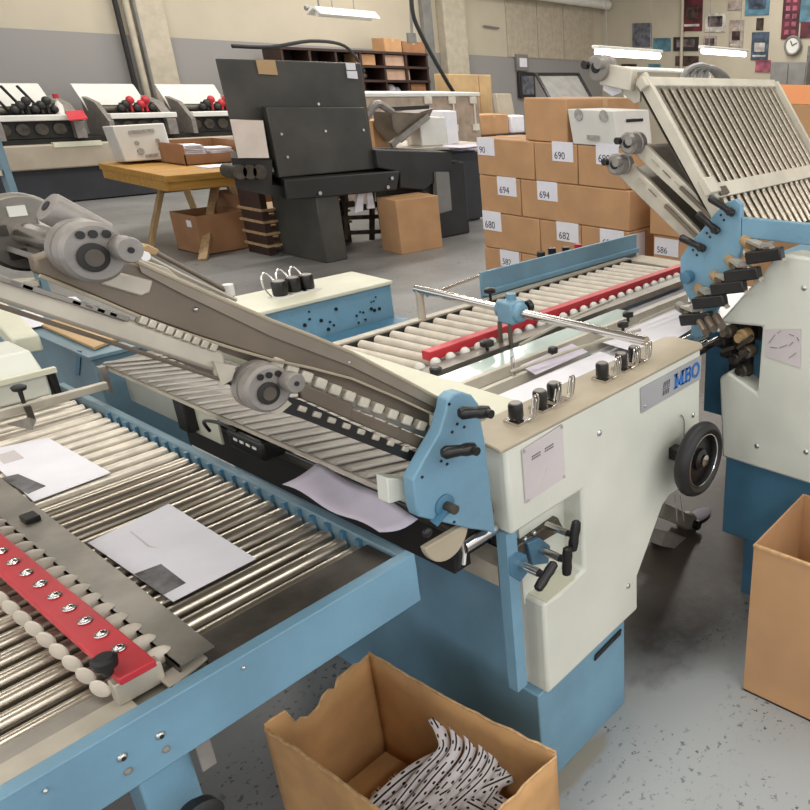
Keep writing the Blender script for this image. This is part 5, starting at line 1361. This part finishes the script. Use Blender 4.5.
def strip(pix, w, idx):
    """pix: list of (px, py, z) along the strip's middle"""
    P = [AZ(x, y, z) for x, y, z in pix]
    Q = []
    for i in range(len(P)-1):
        p0, p1, p2, p3 = P[max(i-1, 0)], P[i], P[i+1], P[min(i+2, len(P)-1)]
        for k in range(5):
            t = k/5; Q.append(.5*((2*p1)+(p2-p0)*t+(2*p0-5*p1+4*p2-p3)*t*t+(3*p1-p0-3*p2+p3)*t**3))
    Q.append(P[-1])
    vs = []; fs = []; uvs = []; L = 0
    for i, p in enumerate(Q):
        d = (Q[min(i+1, len(Q)-1)]-Q[max(i-1, 0)]).normalized()
        view = (CAMP-p).normalized()
        n = (Vector((-.25, -.55, .8))).normalized()
        sd = d.cross(n).normalized()
        if i: L += (p-Q[i-1]).length
        for s in (-1, 0, 1):
            vs.append(p+sd*s*w/2-n*abs(s)*.001); uvs.append(((s+1)/2, L/.11+idx*.37))
    for i in range(len(Q)-1):
        for s in (0, 1): fs.append((i*3+s, i*3+s+1, (i+1)*3+s+1, (i+1)*3+s))
    m_ = MB().add(vs, fs)
    o_w = sum(Q, Vector())/len(Q)
    me = bpy.data.meshes.new('paper_strip'); me.from_pydata([tuple(v-o_w) for v in vs], [], fs)
    ul = me.uv_layers.new(name='UVMap')
    for lp in me.loops: ul.data[lp.index].uv = uvs[lp.vertex_index]
    me.materials.append(STRIP); me.shade_smooth()
    o = bpy.data.objects.new('paper_strip', me); COL.objects.link(o); o.location = o_w; W[o.name] = o_w
    k = o.modifiers.new('solid', 'SOLIDIFY'); k.thickness = .0008
    return o
strips = [
 ([(395, 806, .12), (420, 775, .16), (443, 750, .20), (441, 732, .225), (433, 717, .24)], .020, 'curled strip whose tip stands highest at the left of the fan'),
 ([(405, 812, .12), (432, 780, .17), (455, 752, .21), (456, 730, .235), (450, 714, .25)], .021, 'curled strip second from the left in the upright fan'),
 ([(418, 814, .12), (446, 785, .17), (468, 757, .21), (470, 738, .235), (464, 722, .25)], .020, 'curled strip in the middle of the upright fan'),
 ([(430, 815, .12), (458, 788, .17), (478, 765, .21), (484, 748, .23), (480, 733, .245)], .019, 'curled strip right of the middle of the fan'),
 ([(440, 816, .12), (466, 795, .17), (486, 775, .2), (494, 758, .22), (491, 744, .235)], .019, 'curled strip bending right at the edge of the fan'),
 ([(360, 818, .08), (390, 790, .12), (415, 770, .14), (440, 757, .16)], .026, 'flat strip along the upper left of the heap'),
 ([(372, 824, .1), (405, 795, .13), (430, 775, .15), (450, 762, .17)], .026, 'flat strip just below the upper left one'),
 ([(395, 828, .1), (425, 806, .14), (460, 785, .17), (508, 768, .2)], .022, 'long strip pointing right to the carton wall'),
 ([(420, 826, .11), (450, 805, .14), (480, 790, .17), (512, 776, .19)], .022, 'long strip pointing right below the longer one'),
 ([(370, 800, .07), (400, 800, .1), (440, 803, .13), (480, 812, .14)], .022, 'strip lying crosswise low in the heap'),
 ([(405, 770, .1), (430, 782, .13), (462, 800, .15), (490, 815, .16)], .022, 'strip lying diagonally over the middle of the heap'),
 ([(440, 770, .13), (465, 784, .15), (490, 797, .16), (505, 806, .17)], .022, 'strip lying diagonally at the right of the heap'),
 ([(375, 790, .05), (386, 798, .07), (398, 810, .08), (410, 822, .09)], .018, 'short strip end sticking out at the left of the heap'),
 ([(392, 776, .07), (402, 786, .09), (412, 800, .1), (424, 818, .11)], .018, 'short strip end sticking out at the upper left of the heap'),
 ([(470, 822, .13), (488, 800, .16), (500, 782, .18), (506, 770, .2)], .018, 'short strip rising along the right carton wall'),
]
for i, (pp, w_, lab) in enumerate(strips):
    tag(strip(pp, w_*1.25, i), 'white printed '+lab, 'strip', 'paper strips in the scrap carton')
hp_ = MB()
random.seed(11)
for k in range(26):
    a_ = random.uniform(0, PI); c = Vector((random.uniform(.60, .82), random.uniform(.84, 1.10), random.uniform(.01, .085)))
    hp_.obox(c, (.10*math.cos(a_)*.6, .10*math.sin(a_), 0), (-.009*math.sin(a_), .009*math.cos(a_), 0), (.0, .001, .0006))
tag(hp_.build('strip_heap', PAPER), 'heap of cut paper strips filling the bottom of the scrap carton', 'paper', kind='stuff')

k2 = thing('tall_carton', (1.75, .5, 0), 'tall open tan carton at the right edge of the picture', 'box')
xa, xb, ya, yb, hz_ = 1.537, 1.86, .70, .28, .5
MB().box(xa, xb, yb, ya, 0, .006).build('bottom', CARD, k2)
MB().box(xa, xa+.005, yb, ya, .0, hz_).build('side_wall', CARD, k2)
MB().box(xb-.005, xb, yb, ya, 0, hz_).build('side_wall', CARD, k2)
MB().box(xa+.005, xb-.005, ya-.005, ya, 0, hz_+.002).build('side_wall', CARD, k2)
MB().box(xa+.005, xb-.005, yb, yb+.005, 0, hz_).build('side_wall', CARD, k2)
MB().bar((xa-.001, yb, hz_), (xa-.001, ya, hz_), .009, .006).build('raw_edge', CARDE, k2)

# ================================================================== LIGHT
w = bpy.data.worlds.new('world'); S.world = w; w.use_nodes = True
bg = w.node_tree.nodes['Background']; bg.inputs[0].default_value = (.96, .97, 1.0, 1); bg.inputs[1].default_value = 1.15
def area(x, y, z, sx, sy, e, col=(1, .97, .92), rz=0):
    l = bpy.data.lights.new('ceiling_and_fill_light', 'AREA'); l.shape = 'RECTANGLE'; l.size = sx; l.size_y = sy; l.energy = e; l.color = col
    o = bpy.data.objects.new('ceiling_and_fill_light', l); COL.objects.link(o); o.location = (x, y, z); o.rotation_euler.z = rz
    o['kind'] = 'helper'
for (x, y) in ((.6, 1.2), (.6, 4.2), (3.4, 1.2), (3.4, 4.2), (-1.6, 2.5)):
    area(x, y, 3.6, 2.4, .5, 26)
for (x, y) in ((-.5, -2.2), (2.5, -2.2), (-3.5, 0)):  # unseen fill lights added behind and beside the camera to brighten front faces
    area(x, y, 3.6, 2.4, .5, 45)
for (x, y) in ((4, 8), (8, 5), (8, 9), (12, 6), (12, 10), (5, 11.2), (9, 11.5), (15, 8)):
    area(x, y, 4.4, 2.6, .4, 88)
S.view_settings.view_transform = 'Standard'; S.view_settings.look = 'None'; S.view_settings.gamma = 1
S.view_settings.use_curve_mapping = False; S.view_settings.exposure = 0.17
S.cycles.max_bounces = 6; S.cycles.diffuse_bounces = 3; S.cycles.glossy_bounces = 3
S.cycles.use_denoising = True
